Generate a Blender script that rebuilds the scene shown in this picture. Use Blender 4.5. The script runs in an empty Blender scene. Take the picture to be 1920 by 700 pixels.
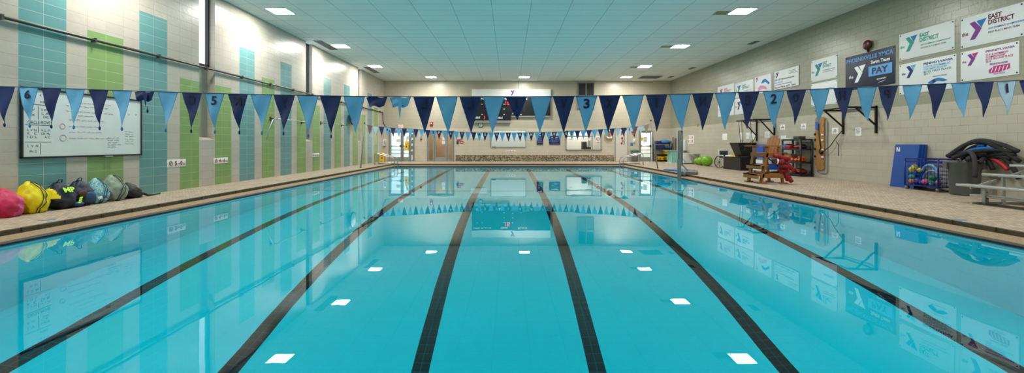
import bpy, bmesh, math, random
from mathutils import Vector, Matrix, noise
random.seed(7)
S = bpy.context.scene
C = S.collection
F = 830.0            # focal length in pixels of the 1920 x 700 frame
VX, VY = 954.0, 270.0
H = 1.18             # eye height over the deck
XL, XR, YB, ZC = -8.457, 10.98, 30.0, 5.455
WZ = -0.14           # water level
PX0, PX1, PY0, PY1 = -6.55, 6.48, 0.25, 25.8

# ---------------------------------------------------------------- materials
def lin(h):
    h = h.lstrip('#'); v = [int(h[i:i+2], 16)/255 for i in (0, 2, 4)]
    return tuple((c/12.92 if c <= .04045 else ((c+.055)/1.055)**2.4) for c in v) + (1,)
MATS = {}
def mat(key, col, rough=.55, metal=0, bump=0, bscale=40, var=0, vscale=8, emit=0, spec=.5):
    if key in MATS: return MATS[key]
    m = bpy.data.materials.new(key); m.use_nodes = True; n = m.node_tree; b = n.nodes['Principled BSDF']
    c = lin(col) if isinstance(col, str) else col
    b.inputs['Base Color'].default_value = c
    b.inputs['Roughness'].default_value = rough; b.inputs['Metallic'].default_value = metal
    b.inputs['Specular IOR Level'].default_value = spec
    if emit:
        b.inputs['Emission Color'].default_value = c; b.inputs['Emission Strength'].default_value = emit
    if var or bump:
        tc = n.nodes.new('ShaderNodeTexCoord')
    if var:
        nz = n.nodes.new('ShaderNodeTexNoise'); nz.inputs['Scale'].default_value = vscale; nz.inputs['Detail'].default_value = 4
        n.links.new(tc.outputs['Object'], nz.inputs['Vector'])
        mr = n.nodes.new('ShaderNodeMapRange'); mr.inputs['From Min'].default_value = .25; mr.inputs['From Max'].default_value = .75
        mr.inputs['To Min'].default_value = 1-var; mr.inputs['To Max'].default_value = 1+var
        n.links.new(nz.outputs['Fac'], mr.inputs['Value'])
        mx = n.nodes.new('ShaderNodeVectorMath'); mx.operation = 'SCALE'; mx.inputs[0].default_value = c[:3]
        n.links.new(mr.outputs['Result'], mx.inputs['Scale']); n.links.new(mx.outputs['Vector'], b.inputs['Base Color'])
    if bump:
        nb = n.nodes.new('ShaderNodeTexNoise'); nb.inputs['Scale'].default_value = bscale; nb.inputs['Detail'].default_value = 3
        n.links.new(tc.outputs['Object'], nb.inputs['Vector'])
        bp = n.nodes.new('ShaderNodeBump'); bp.inputs['Strength'].default_value = bump; bp.inputs['Distance'].default_value = .01
        n.links.new(nb.outputs['Fac'], bp.inputs['Height']); n.links.new(bp.outputs['Normal'], b.inputs['Normal'])
    MATS[key] = m; return m

def brick_mat(key, c1, c2, cm, bw, rh, mortar, offset, axes, shift=(0, 0), rough=.4, bumps=.25, hi=None, noisy=.05, fine=0, bias=0):
    """wall / deck tiles: axes picks which object coordinates run along and up"""
    m = bpy.data.materials.new(key); m.use_nodes = True; n = m.node_tree; L = n.links; b = n.nodes['Principled BSDF']
    tc = n.nodes.new('ShaderNodeTexCoord'); sp = n.nodes.new('ShaderNodeSeparateXYZ'); L.new(tc.outputs['Object'], sp.inputs[0])
    cb = n.nodes.new('ShaderNodeCombineXYZ')
    for i in (0, 1):
        a = n.nodes.new('ShaderNodeMath'); a.operation = 'SUBTRACT'; a.inputs[1].default_value = shift[i]
        L.new(sp.outputs[axes[i]], a.inputs[0]); L.new(a.outputs[0], cb.inputs[i])
    br = n.nodes.new('ShaderNodeTexBrick'); br.offset = offset; br.inputs['Scale'].default_value = 1
    br.inputs['Brick Width'].default_value = bw; br.inputs['Row Height'].default_value = rh; br.inputs['Mortar Size'].default_value = mortar
    br.inputs['Mortar Smooth'].default_value = .3; br.inputs['Bias'].default_value = bias
    br.inputs['Color1'].default_value = lin(c1); br.inputs['Color2'].default_value = lin(c2); br.inputs['Mortar'].default_value = lin(cm)
    L.new(cb.outputs[0], br.inputs['Vector'])
    out = br.outputs['Color']
    nz = n.nodes.new('ShaderNodeTexNoise'); nz.inputs['Scale'].default_value = 1.3; nz.inputs['Detail'].default_value = 5
    L.new(tc.outputs['Object'], nz.inputs['Vector'])
    mr = n.nodes.new('ShaderNodeMapRange'); mr.inputs['From Min'].default_value = .3; mr.inputs['From Max'].default_value = .7
    mr.inputs['To Min'].default_value = 1-noisy; mr.inputs['To Max'].default_value = 1+noisy; L.new(nz.outputs['Fac'], mr.inputs['Value'])
    vm = n.nodes.new('ShaderNodeVectorMath'); vm.operation = 'SCALE'; L.new(out, vm.inputs[0]); L.new(mr.outputs['Result'], vm.inputs['Scale']); out = vm.outputs['Vector']
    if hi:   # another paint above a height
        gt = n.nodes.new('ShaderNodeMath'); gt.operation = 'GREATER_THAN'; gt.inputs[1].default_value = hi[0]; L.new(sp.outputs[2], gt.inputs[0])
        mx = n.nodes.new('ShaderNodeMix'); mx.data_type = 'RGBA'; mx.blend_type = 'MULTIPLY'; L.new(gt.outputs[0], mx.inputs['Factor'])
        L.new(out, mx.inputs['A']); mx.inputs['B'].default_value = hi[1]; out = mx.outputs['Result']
    L.new(out, b.inputs['Base Color']); b.inputs['Roughness'].default_value = rough
    nf = n.nodes.new('ShaderNodeTexNoise'); nf.inputs['Scale'].default_value = 14; nf.inputs['Detail'].default_value = 4; L.new(tc.outputs['Object'], nf.inputs['Vector'])
    ad = n.nodes.new('ShaderNodeMath'); ad.operation = 'MULTIPLY_ADD'; ad.inputs[1].default_value = -1.5; L.new(br.outputs['Fac'], ad.inputs[0]); L.new(nf.outputs['Fac'], ad.inputs[2])
    bp = n.nodes.new('ShaderNodeBump'); bp.inputs['Strength'].default_value = bumps; bp.inputs['Distance'].default_value = .006
    L.new(ad.outputs[0], bp.inputs['Height']); L.new(bp.outputs['Normal'], b.inputs['Normal'])
    MATS[key] = m; return m

# ---------------------------------------------------------------- mesh building
class MB:
    def __init__(s): s.v = []; s.f = []; s.mi = []; s.mats = []; s.sm = []
    def m(s, material):
        if material not in s.mats: s.mats.append(material)
        return s.mats.index(material)
    def add(s, vs, fs, material, smooth=False):
        o = len(s.v); s.v += [Vector(p) for p in vs]; k = s.m(material)
        for f in fs: s.f.append([o+i for i in f]); s.mi.append(k); s.sm.append(smooth)
        return s
    def box(s, a, b, material, mtx=None):
        x0, y0, z0 = [min(a[i], b[i]) for i in range(3)]; x1, y1, z1 = [max(a[i], b[i]) for i in range(3)]
        vs = [Vector(p) for p in ((x0,y0,z0),(x1,y0,z0),(x1,y1,z0),(x0,y1,z0),(x0,y0,z1),(x1,y0,z1),(x1,y1,z1),(x0,y1,z1))]
        if mtx: vs = [mtx @ p for p in vs]
        return s.add(vs, [(0,3,2,1),(4,5,6,7),(0,1,5,4),(1,2,6,5),(2,3,7,6),(3,0,4,7)], material)
    def rbox(s, a, b, material, r=.01, mtx=None):
        """box with bevelled edges"""
        bm = bmesh.new(); bmesh.ops.create_cube(bm, size=1)
        d = [abs(a[i]-b[i]) for i in range(3)]; c = [(a[i]+b[i])/2 for i in range(3)]
        for v in bm.verts: v.co = Vector([v.co[i]*d[i]+c[i] for i in range(3)])
        r = min(r, min(d)*.45)
        bmesh.ops.bevel(bm, geom=bm.edges[:], offset=r, segments=2, affect='EDGES', profile=.6)
        if mtx: bmesh.ops.transform(bm, matrix=mtx, verts=bm.verts)
        bm.verts.index_update()
        s.add([v.co.copy() for v in bm.verts], [[v.index for v in f.verts] for f in bm.faces], material, True); bm.free(); return s
    def quad(s, pts, material): return s.add(pts, [tuple(range(len(pts)))], material)
    def tube(s, pts, r, material, n=10, cap=True, closed=False):
        pts = [Vector(p) for p in pts]; N = len(pts); rr = r if isinstance(r, (list, tuple)) else [r]*N
        vs = []; fs = []; prev = None
        for i, p in enumerate(pts):
            if closed: t = pts[(i+1) % N]-pts[i-1]
            else: t = (pts[min(i+1, N-1)]-pts[max(i-1, 0)])
            t = t.normalized() if t.length > 1e-9 else Vector((0, 0, 1))
            if prev is None:
                up = Vector((0, 0, 1)) if abs(t.z) < .9 else Vector((0, 1, 0))
                u = t.cross(up).normalized()
            else: u = (prev-t*prev.dot(t)); u = u.normalized() if u.length > 1e-6 else t.orthogonal().normalized()
            prev = u; w = t.cross(u)
            for k in range(n):
                a = 2*math.pi*k/n; vs.append(p+(u*math.cos(a)+w*math.sin(a))*rr[i])
        for i in range(N if closed else N-1):
            for k in range(n):
                j = (i+1) % N
                fs.append((i*n+k, i*n+(k+1) % n, j*n+(k+1) % n, j*n+k))
        if cap and not closed: fs += [tuple(range(n))[::-1], tuple(range((N-1)*n, N*n))]
        return s.add(vs, fs, material, True)
    def cyl(s, a, b, r, material, n=16, r2=None): return s.tube([a, b], [r, r if r2 is None else r2], material, n)
    def bar(s, a, b, w, h, material):
        a = Vector(a); b = Vector(b); t = (b-a).normalized(); up = Vector((0, 0, 1)) if abs(t.z) < .95 else Vector((0, 1, 0))
        u = t.cross(up).normalized()*w/2; v = u.normalized().cross(t).normalized()*h/2
        vs = [a-u-v, a+u-v, a+u+v, a-u+v, b-u-v, b+u-v, b+u+v, b-u+v]
        return s.add(vs, [(0,1,2,3),(7,6,5,4),(0,4,5,1),(1,5,6,2),(2,6,7,3),(3,7,4,0)], material)
    def sphere(s, c, r, material, nu=20, nv=12, sc=(1, 1, 1), fn=None):
        vs = []; fs = []; c = Vector(c)
        for j in range(nv+1):
            th = math.pi*j/nv
            for i in range(nu):
                ph = 2*math.pi*i/nu
                d = Vector((math.sin(th)*math.cos(ph), math.sin(th)*math.sin(ph), math.cos(th)))
                p = Vector((d.x*r*sc[0], d.y*r*sc[1], d.z*r*sc[2]))
                if fn: p = fn(d, p)
                vs.append(c+p)
        for j in range(nv):
            for i in range(nu): fs.append((j*nu+i, (j+1)*nu+i, (j+1)*nu+(i+1) % nu, j*nu+(i+1) % nu))
        return s.add(vs, fs, material, True)
    def lathe(s, c, prof, material, n=32):
        c = Vector(c); vs = []; fs = []; N = len(prof)
        for (r, z) in prof:
            for k in range(n): a = 2*math.pi*k/n; vs.append(c+Vector((r*math.cos(a), r*math.sin(a), z)))
        for i in range(N-1):
            for k in range(n): fs.append((i*n+k, i*n+(k+1) % n, (i+1)*n+(k+1) % n, (i+1)*n+k))
        return s.add(vs, fs, material, True)
    def prism(s, poly, z0, z1, material, mtx=None):
        """polygon in local xy, extruded z0..z1"""
        n = len(poly); vs = [Vector((x, y, z0)) for x, y in poly]+[Vector((x, y, z1)) for x, y in poly]
        if mtx: vs = [mtx @ p for p in vs]
        return s.add(vs, [tuple(range(n))[::-1], tuple(range(n, 2*n))]+[(i, (i+1) % n, n+(i+1) % n, n+i) for i in range(n)], material)
    def ring(s, c, axis, R, r, material, n=28, k=8, a0=0, a1=2*math.pi):
        c = Vector(c); ax = Vector(axis).normalized(); u = ax.orthogonal().normalized(); w = ax.cross(u); full = abs(a1-a0-2*math.pi) < 1e-6
        pts = [c+(u*math.cos(a0+(a1-a0)*i/n)+w*math.sin(a0+(a1-a0)*i/n))*R for i in range(n if full else n+1)]
        return s.tube(pts, r, material, k, closed=full)
    def build(s, name, parent=None, local=False, label=None):
        me = bpy.data.meshes.new(name); vs = s.v
        if parent is not None and not local:
            inv = parent.matrix_basis.inverted(); p = parent.parent
            while p is not None: inv = inv @ p.matrix_basis.inverted(); p = p.parent
            vs = [inv @ v for v in vs]
        me.from_pydata([tuple(v) for v in vs], [], s.f)
        for m_ in s.mats: me.materials.append(m_)
        me.polygons.foreach_set('material_index', s.mi); me.polygons.foreach_set('use_smooth', s.sm)
        me.update()
        o = bpy.data.objects.new(name, me); C.objects.link(o)
        if parent is not None: o.parent = parent
        if label: o['label'] = label
        return o
def tag(o, label=None, cat=None, group=None, kind=None):
    if label: o['label'] = label
    if cat: o['category'] = cat
    if group: o['group'] = group
    if kind: o['kind'] = kind
    return o
def thing(name, loc, label, cat, group=None, rot=None, kind=None):
    o = bpy.data.objects.new(name, None); C.objects.link(o); o.empty_display_size = .1
    M = Matrix.Translation(loc)
    if rot is not None: M = M @ rot.to_4x4()
    o.matrix_basis = M
    return tag(o, label, cat, group, kind)
def R3(u, v, n): return Matrix((u, v, n)).transposed()
SIDE = {'R': R3((0,-1,0), (0,0,1), (-1,0,0)), 'L': R3((0,1,0), (0,0,1), (1,0,0)), 'B': R3((1,0,0), (0,0,1), (0,-1,0))}
# places on the walls and the deck
def YR(px, X=XR): return F*X/(px-VX)
def YLf(px, X=-XL): return F*X/(VX-px)
def zz(py, Y): return H+(VY-py)*Y/F
def xx(px, Y): return (px-VX)*Y/F
def bx(px): return xx(px, YB)
def bz(py): return zz(py, YB)

def text_mb(s, x, y, w, h, material, z=.004, mirror=False, bold=.0, conform=None, shear=0):
    """lettering as a mesh, fitted to the box x, y, w, h of the local plane"""
    cu = bpy.data.curves.new('t', 'FONT'); cu.body = s; cu.size = 1; cu.offset = bold; cu.resolution_u = 3; cu.shear = shear; cu.space_line = .85
    ob = bpy.data.objects.new('t', cu); me = bpy.data.meshes.new_from_object(ob)
    vs = [v.co.copy() for v in me.vertices]; fs = [tuple(p.vertices) for p in me.polygons]
    bpy.data.objects.remove(ob); bpy.data.meshes.remove(me); bpy.data.curves.remove(cu)
    mb = MB()
    if not vs: return mb
    x0 = min(v.x for v in vs); x1 = max(v.x for v in vs); y0 = min(v.y for v in vs); y1 = max(v.y for v in vs)
    for v in vs:
        fx = (v.x-x0)/(x1-x0+1e-9)
        if mirror: fx = 1-fx
        v.x = x+fx*w; v.y = y+(v.y-y0)/(y1-y0+1e-9)*h; v.z = z
        if conform: v.z = z+conform(v.x, v.y)
    return mb.add(vs, fs, material)

# ---------------------------------------------------------------- common materials
WHITE = mat('white_paint', '#e8e8e4', .5); BLACK = mat('black_plastic', '#15161a', .45, bump=.1)
STEEL = mat('brushed_steel', '#b9bcbc', .28, 1); ALU = mat('aluminium', '#b4b8b6', .45, .75, bump=.1, bscale=60)
GREY = mat('grey_metal', '#8f9492', .5, .2); DGREY = mat('dark_grey', '#3c3f40', .5)
PAPER = mat('paper', '#ecece8', .7); RED = mat('red_plastic', '#b3121e', .45); REDINK = mat('red_ink', '#a01c2c', .6)
NAVYINK = mat('navy_ink', '#0d1f4a', .7); BLUEP = mat('blue_plastic', '#1450b4', .45)
YEL = mat('yellow_plastic', '#e8b90c', .4); INK = mat('black_ink', '#1c1c20', .7)
GLOW = None
# ---------------------------------------------------------------- camera, world
cam = bpy.data.cameras.new('camera'); co = bpy.data.objects.new('camera', cam); C.objects.link(co); S.camera = co
co.location = (0, 0, H); co.rotation_euler = (math.pi/2, 0, 0)
cam.sensor_width = 36; cam.lens = F/1920*36; cam.shift_x = (960-VX)/1920; cam.shift_y = -(350-VY)/1920; cam.clip_start = .05; cam.clip_end = 200
W = bpy.data.worlds.new('sky'); S.world = W; W.use_nodes = True
W.node_tree.nodes['Background'].inputs[0].default_value = (.86, .93, 1, 1); W.node_tree.nodes['Background'].inputs[1].default_value = 2.2
S.view_settings.view_transform = 'Standard'; S.view_settings.look = 'None'; S.view_settings.exposure = 0
S.cycles.max_bounces = 9; S.cycles.diffuse_bounces = 5; S.cycles.glossy_bounces = 4; S.cycles.transmission_bounces = 6; S.cycles.transparent_max_bounces = 8
S.cycles.sample_clamp_indirect = 4; S.cycles.sample_clamp_direct = 0; S.cycles.caustics_refractive = True; S.cycles.caustics_reflective = False
S.cycles.blur_glossy = .3; S.cycles.use_denoising = True

# ---------------------------------------------------------------- left wall: stripes, slots with windows
wm = .4166
M_LW = brick_mat('glazed_block_white', '#c4bbae', '#bcb3a6', '#a89f92', wm, .2083, .004, 0, (1, 2), (7.63, 0), .32, .5, hi=(2.35, (.93, .93, .92, 1)))
M_LT = brick_mat('glazed_block_teal', '#6c9c9a', '#659594', '#adbfb6', wm, .2083, .004, 0, (1, 2), (7.63, 0), .25, .35)
M_LG = brick_mat('glazed_block_green', '#88a666', '#829f60', '#b4c198', wm, .2083, .004, 0, (1, 2), (7.63, 0), .25, .35)
M_CREAM = mat('cream_panel', '#a9a390', .5, var=.05)
st = [(7.63, 4.7, 'T'), (8.88, 3.48, 'G'), (10.13, 4.24, 'T'), (11.38, 2.88, 'G'), (12.66, 2.88, 'G'), (13.9, 4.24, 'T'), (15.15, 3.47, 'G'),
      (16.4, 4.24, 'T'), (17.65, 2.88, 'G'), (18.98, 2.88, 'G'), (20.22, 4.24, 'T'), (21.47, 3.47, 'G'), (22.72, 4.24, 'T'), (23.97, 2.88, 'G'),
      (25.25, 2.88, 'G'), (26.5, 4.24, 'T'), (27.75, 3.47, 'G'), (6.0, 2.88, 'G')]
slots = [(5.75, 6.4), (12.09, 12.74), (18.44, 19.05), (24.85, 25.4)]
ys = sorted(set([-4, YB]+[v for s_ in st for v in (s_[0], s_[0]+.833)]+[v for s_ in slots for v in s_]))
zs = [0, 1.30, 2.88, 3.475, 4.24, 4.7, ZC]
mb = MB()
for i in range(len(ys)-1):
    y0, y1 = ys[i], ys[i+1]; ym = (y0+y1)/2
    if y1-y0 < 1e-4: continue
    slot = any(a-1e-6 < ym < b+1e-6 for a, b in slots)
    for j in range(len(zs)-1):
        z0, z1 = zs[j], zs[j+1]
        if slot and z0 >= 1.29: continue
        m_ = M_LW
        for (a, top, k) in st:
            if a < ym < a+.833 and z1 <= top+.02 and not slot: m_ = M_LT if k == 'T' else M_LG
        mb.quad([(XL, y0, z0), (XL, y1, z0), (XL, y1, z1), (XL, y0, z1)], m_)
RD = .22
for (a, b) in slots:
    X2 = XL-RD
    mb.quad([(XL, a, 1.30), (XL, b, 1.30), (X2, b, 1.38), (X2, a, 1.38)], M_LW)             # sloped sill
    mb.quad([(XL, b, 1.30), (XL, b, ZC), (X2, b, ZC), (X2, b, 1.38)], M_LW)
    mb.quad([(XL, a, 1.30), (X2, a, 1.38), (X2, a, ZC), (XL, a, ZC)], M_LW)
    mb.quad([(X2, a, 1.38), (X2, b, 1.38), (X2, b, 3.38), (X2, a, 3.38)], M_CREAM)
tag(mb.build('wall_left'), kind='structure')
GLASS = bpy.data.materials.new('window_glass'); GLASS.use_nodes = True
n_ = GLASS.node_tree; n_.nodes.remove(n_.nodes['Principled BSDF'])
mx = n_.nodes.new('ShaderNodeMixShader'); tr = n_.nodes.new('ShaderNodeBsdfTransparent'); gl = n_.nodes.new('ShaderNodeBsdfGlossy'); fr = n_.nodes.new('ShaderNodeFresnel')
gl.inputs['Roughness'].default_value = .02; tr.inputs['Color'].default_value = (.94, .97, .97, 1)
n_.links.new(fr.outputs[0], mx.inputs[0]); n_.links.new(tr.outputs[0], mx.inputs[1]); n_.links.new(gl.outputs[0], mx.inputs[2]); n_.links.new(mx.outputs[0], n_.nodes['Material Output'].inputs[0])
M_BRONZE = mat('dark_window_frame', '#26262a', .4)
for k, (a, b) in enumerate(slots):
    r = thing('window_%d' % (k+1), (XL-RD+.02, a, 3.38), None, None, kind='structure'); X2 = XL-RD+.01
    m1 = MB()
    m1.box((X2-.04, a, 3.36), (X2+.05, b, 3.44), M_BRONZE); m1.box((X2-.04, a, ZC-.05), (X2+.05, b, ZC), M_BRONZE)
    m1.box((X2-.04, a, 3.4), (X2+.05, a+.05, ZC), M_BRONZE); m1.box((X2-.04, b-.06, 3.4), (X2+.05, b, ZC), M_BRONZE)
    m1.build('window_frame', r)
    MB().quad([(X2, a+.05, 3.43), (X2, b-.06, 3.43), (X2, b-.06, ZC-.05), (X2, a+.05, ZC-.05)], GLASS).build('glass', r)

# ---------------------------------------------------------------- right wall, back wall, front wall, ceiling
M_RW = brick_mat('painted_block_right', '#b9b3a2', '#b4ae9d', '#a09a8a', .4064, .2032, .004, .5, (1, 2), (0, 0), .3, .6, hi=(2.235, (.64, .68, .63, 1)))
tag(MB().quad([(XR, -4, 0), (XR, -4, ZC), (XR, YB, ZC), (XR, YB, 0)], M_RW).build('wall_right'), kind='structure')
M_BW = brick_mat('painted_block_back', '#d2c8b4', '#cec4b0', '#bbb19e', .4064, .2032, .004, .5, (0, 2), (0, 0), .32, .4, hi=(2.235, (.8, .8, .77, 1)))
holes = [(bx(729.5), bx(777.5), 0, 2.08), (bx(801), bx(851), 0, 2.08), (bx(1061), bx(1127.7), .74, 2.08), (bx(1198), bx(1224), 0, 2.08)]
xs = sorted([XL, XR]+[v for h_ in holes for v in h_[:2]]); zs = [0, .74, 2.08, ZC]
mb = MB()
for i in range(len(xs)-1):
    for j in range(3):
        xm = (xs[i]+xs[i+1])/2; zm = (zs[j]+zs[j+1])/2
        if any(h_[0] < xm < h_[1] and h_[2] < zm < h_[3] for h_ in holes): continue
        mb.quad([(xs[i], YB, zs[j]), (xs[i+1], YB, zs[j]), (xs[i+1], YB, zs[j+1]), (xs[i], YB, zs[j+1])], M_BW)
tag(mb.build('wall_back'), kind='structure')
tag(MB().quad([(XL, -4, 0), (XL, -4, ZC), (XR, -4, ZC), (XR, -4, 0)], M_BW).build('wall_front'), kind='structure')
M_CE = brick_mat('ceiling_tiles', '#e2e8e4', '#dfe5e1', '#96a2a0', 1.22, .61, .009, 0, (0, 1), (.69, .1), .8, .2, noisy=.02)
M_STAIN = mat('stained_tile', '#9a8f6a', .8, var=.25, vscale=4)
mb = MB().quad([(XL-.3, -4, ZC), (XL-.3, YB, ZC), (XR, YB, ZC), (XR, -4, ZC)], M_CE)
tag(mb.build('ceiling'), kind='structure')
# lit rooms behind the openings of the back wall
M_HALL = mat('hall_wall', '#dfe3e2', .7); M_WOODW = mat('lobby_wall', '#cdb294', .6, var=.12, vscale=1.5); M_OFF = mat('office_wall', '#d9d6cd', .7)
M_HFL = mat('hall_floor', '#a9a9a2', .5)
def alcove(name, x0, x1, d, mw, power, col, zt=2.7):
    m = MB(); Y0 = YB+.12; Y1 = YB+d
    m.quad([(x0, Y1, 0), (x1, Y1, 0), (x1, Y1, zt), (x0, Y1, zt)], mw); m.quad([(x0, Y0, 0), (x0, Y1, 0), (x0, Y1, zt), (x0, Y0, zt)], mw)
    m.quad([(x1, Y0, 0), (x1, Y0, zt), (x1, Y1, zt), (x1, Y1, 0)], mw); m.quad([(x0, Y0-.12, 0), (x1, Y0-.12, 0), (x1, Y1, 0), (x0, Y1, 0)], M_HFL)
    m.quad([(x0, Y0, zt), (x0, Y1, zt), (x1, Y1, zt), (x1, Y0, zt)], mw)
    tag(m.build(name), kind='structure')
    l = bpy.data.lights.new('lamp', 'AREA'); l.size = .8; l.energy = power; l.color = col; lo = bpy.data.objects.new('hall_lamp', l); C.objects.link(lo)
    lo.location = ((x0+x1)/2, YB+d*.5, zt-.05)
alcove('wall_corridor', -8.6, -6.0, 2.6, M_HALL, 95, (.86, .95, 1))
alcove('wall_lobby', -5.8, -3.5, 1.8, M_WOODW, 26, (1, .86, .68))
alcove('wall_office', 3.5, 6.6, 2.4, M_OFF, 62, (1, .96, .88))
alcove('wall_vestibule', 8.5, 10.1, 2.2, M_HALL, 60, (1, .95, .82))

# ---------------------------------------------------------------- deck, coping, basin, water
M_DK = brick_mat('deck_tiles', '#c0ae98', '#9c8a76', '#786a5a', .075, .05, .004, .5, (0, 1), (0, 0), .6, .5, noisy=.09)
M_CURB = mat('curb_stone', '#574a34', .8, bump=.5, bscale=60, var=.22, vscale=9)
M_COPE = mat('aggregate_coping', '#957e61', .75, bump=.6, bscale=90, var=.35, vscale=45)
M_WET = mat('wet_coping_nose', '#30261a', .5, bump=.6, bscale=90, var=.4, vscale=40)
EX0, EX1, EY0, EY1 = -6.9, 6.9, -.12, 26.2      # edge of the deck
def ringq(m, a, b, material):
    """skirt between two rectangles (x0,x1,y0,y1,z)"""
    A = [(a[0], a[2], a[4]), (a[1], a[2], a[4]), (a[1], a[3], a[4]), (a[0], a[3], a[4])]
    B = [(b[0], b[2], b[4]), (b[1], b[2], b[4]), (b[1], b[3], b[4]), (b[0], b[3], b[4])]
    for i in range(4): j = (i+1) % 4; m.quad([A[i], A[j], B[j], B[i]], material)
E = (EX0, EX1, EY0, EY1, 0)
mb = MB()
ringq(mb, (XL-.0, XR, -4, YB, 0), E, M_DK)
tag(mb.build('floor'), kind='structure')
mb = MB()
ringq(mb, E, (EX0+.012, EX1-.012, EY0+.012, EY1-.012, -.012), M_CURB)
e2 = (EX0+.02, EX1-.02, EY0+.02, EY1-.02, -.075)
ringq(mb, (EX0+.012, EX1-.012, EY0+.012, EY1-.012, -.012), e2, M_CURB)
e3 = (PX0-.03, PX1+.03, PY0-.03, PY1+.03, -.093); e4 = (PX0, PX1, PY0, PY1, -.118)
e5 = (PX0, PX1, PY0, PY1, -.19)
ringq(mb, e2, e3, M_COPE); ringq(mb, e3, e4, M_WET); ringq(mb, e4, e5, M_WET)
# joints of the curb every two feet
M_JOINT = mat('curb_joint', '#3a3226', .9)
y = 6.25-.6132*10
while y < 26:
    for X_, sgn in ((EX0, 1), (EX1, -1)): mb.box((X_+sgn*.01, y-.006, -.073), (X_+sgn*.025, y+.006, -.004), M_JOINT)
    y += .6132
x = EX0+.4
while x < EX1: mb.box((x-.006, EY1-.025, -.073), (x+.006, EY1-.01, -.004), M_JOINT); x += .6132
tag(mb.build('trim_1'), kind='structure')
# basin with its lane lines
def teal(key, col): return mat(key, col, 1, var=.04, vscale=.6, spec=0)
M_BAS = teal('basin_plaster', '#00c6d8'); M_BASW = teal('basin_wall', '#00c6d8')
M_LANE = brick_mat('lane_line_tiles', '#050f14', '#08141a', '#1d5a66', .1085, .15, .0035, 0, (0, 1), (0, 0), 1, .0, noisy=.1)
M_LANE.node_tree.nodes['Principled BSDF'].inputs['Specular IOR Level'].default_value = 0
prof = [(PY0, 3.3), (5.5, 3.22), (7.2, 3.07), (8.9, 2.92), (10.2, 2.74), (12.5, 2.48), (16, 2.32), (18.5, 2.18), (PY1, 1.72)]
lanes = [2.17*(k-2.5)-.0 for k in range(6)]
xs = [PX0, PX1]
for c in lanes: xs += [c-.1085, c+.1085, c-.32, c+.32]
xs = sorted(xs)
yb = sorted(set([p[0] for p in prof]+[1.3, 1.6, 14.94, 15.06, 24.75, 24.95]))
def dep(y):
    for (a, da), (b, db) in zip(prof, prof[1:]):
        if a <= y <= b+1e-9: return WZ-(da+(db-da)*(y-a)/(b-a))
mb = MB()
for i in range(len(xs)-1):
    xm = (xs[i]+xs[i+1])/2; d = min(abs(xm-c) for c in lanes)
    for j in range(len(yb)-1):
        y0, y1 = yb[j], yb[j+1]; ym = (y0+y1)/2
        dark = (d < .1085 and 1.3 < ym < 24.95) or (d < .32 and (24.75 < ym < 24.95 or 1.3 < ym < 1.6)) or (14.94 < ym < 15.06)
        mb.quad([(xs[i], y0, dep(y0)), (xs[i+1], y0, dep(y0)), (xs[i+1], y1, dep(y1)), (xs[i], y1, dep(y1))], M_LANE if dark else M_BAS)
for (p, q) in zip(prof, prof[1:]):
    for X_ in (PX0, PX1): mb.quad([(X_, p[0], WZ-p[1]), (X_, q[0], WZ-q[1]), (X_, q[0], -.17), (X_, p[0], -.17)], M_BASW)
for Y_ in (PY0, PY1): mb.quad([(PX0, Y_, dep(Y_)), (PX1, Y_, dep(Y_)), (PX1, Y_, -.17), (PX0, Y_, -.17)], M_BASW)
tag(mb.build('pool_basin'), kind='structure')
WM = bpy.data.materials.new('pool_water'); WM.use_nodes = True; n_ = WM.node_tree; n_.nodes.remove(n_.nodes['Principled BSDF'])
g = n_.nodes.new('ShaderNodeBsdfGlass'); g.inputs['IOR'].default_value = 1.333; g.inputs['Roughness'].default_value = 0
g.inputs['Color'].default_value = (.93, .99, 1, 1)
tc = n_.nodes.new('ShaderNodeTexCoord'); nz = n_.nodes.new('ShaderNodeTexNoise'); nz.inputs['Scale'].default_value = 1.6; nz.inputs['Detail'].default_value = 2
mp = n_.nodes.new('ShaderNodeMapping'); mp.inputs['Scale'].default_value = (1, .6, 1)
bp = n_.nodes.new('ShaderNodeBump'); bp.inputs['Strength'].default_value = .12; bp.inputs['Distance'].default_value = .01
n_.links.new(tc.outputs['Object'], mp.inputs[0]); n_.links.new(mp.outputs[0], nz.inputs['Vector']); n_.links.new(nz.outputs['Fac'], bp.inputs['Height'])
n_.links.new(bp.outputs[0], g.inputs['Normal']); n_.links.new(g.outputs[0], n_.nodes['Material Output'].inputs[0])
tag(MB().quad([(PX0, PY0, WZ), (PX1, PY0, WZ), (PX1, PY1, WZ), (PX0, PY1, WZ)], WM).build('pool_water'), 'calm turquoise pool water with mirror reflections and six dark lane lines below', 'water', kind='stuff')
l = bpy.data.lights.new('added_pool_fill', 'AREA'); l.shape = 'RECTANGLE'; l.size = 12.4; l.size_y = 25; l.energy = 360; l.color = (.88, .98, 1)  # added fill, no fixture: stands in for light coming through the water
lo = bpy.data.objects.new('added_pool_fill', l); C.objects.link(lo); lo.location = ((PX0+PX1)/2, (PY0+PY1)/2, WZ-.04)
for sx in (PX0+1.1, PX1-1.1):
    l = bpy.data.lights.new('added_side_fill', 'AREA'); l.shape = 'RECTANGLE'; l.size = 1.8; l.size_y = 24; l.energy = 135; l.color = (.88, .98, 1)  # added strips that brighten the basin sides, not real pool lights
    lo = bpy.data.objects.new('added_side_fill', l); C.objects.link(lo); lo.location = (sx, (PY0+PY1)/2, WZ-.05)

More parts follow.
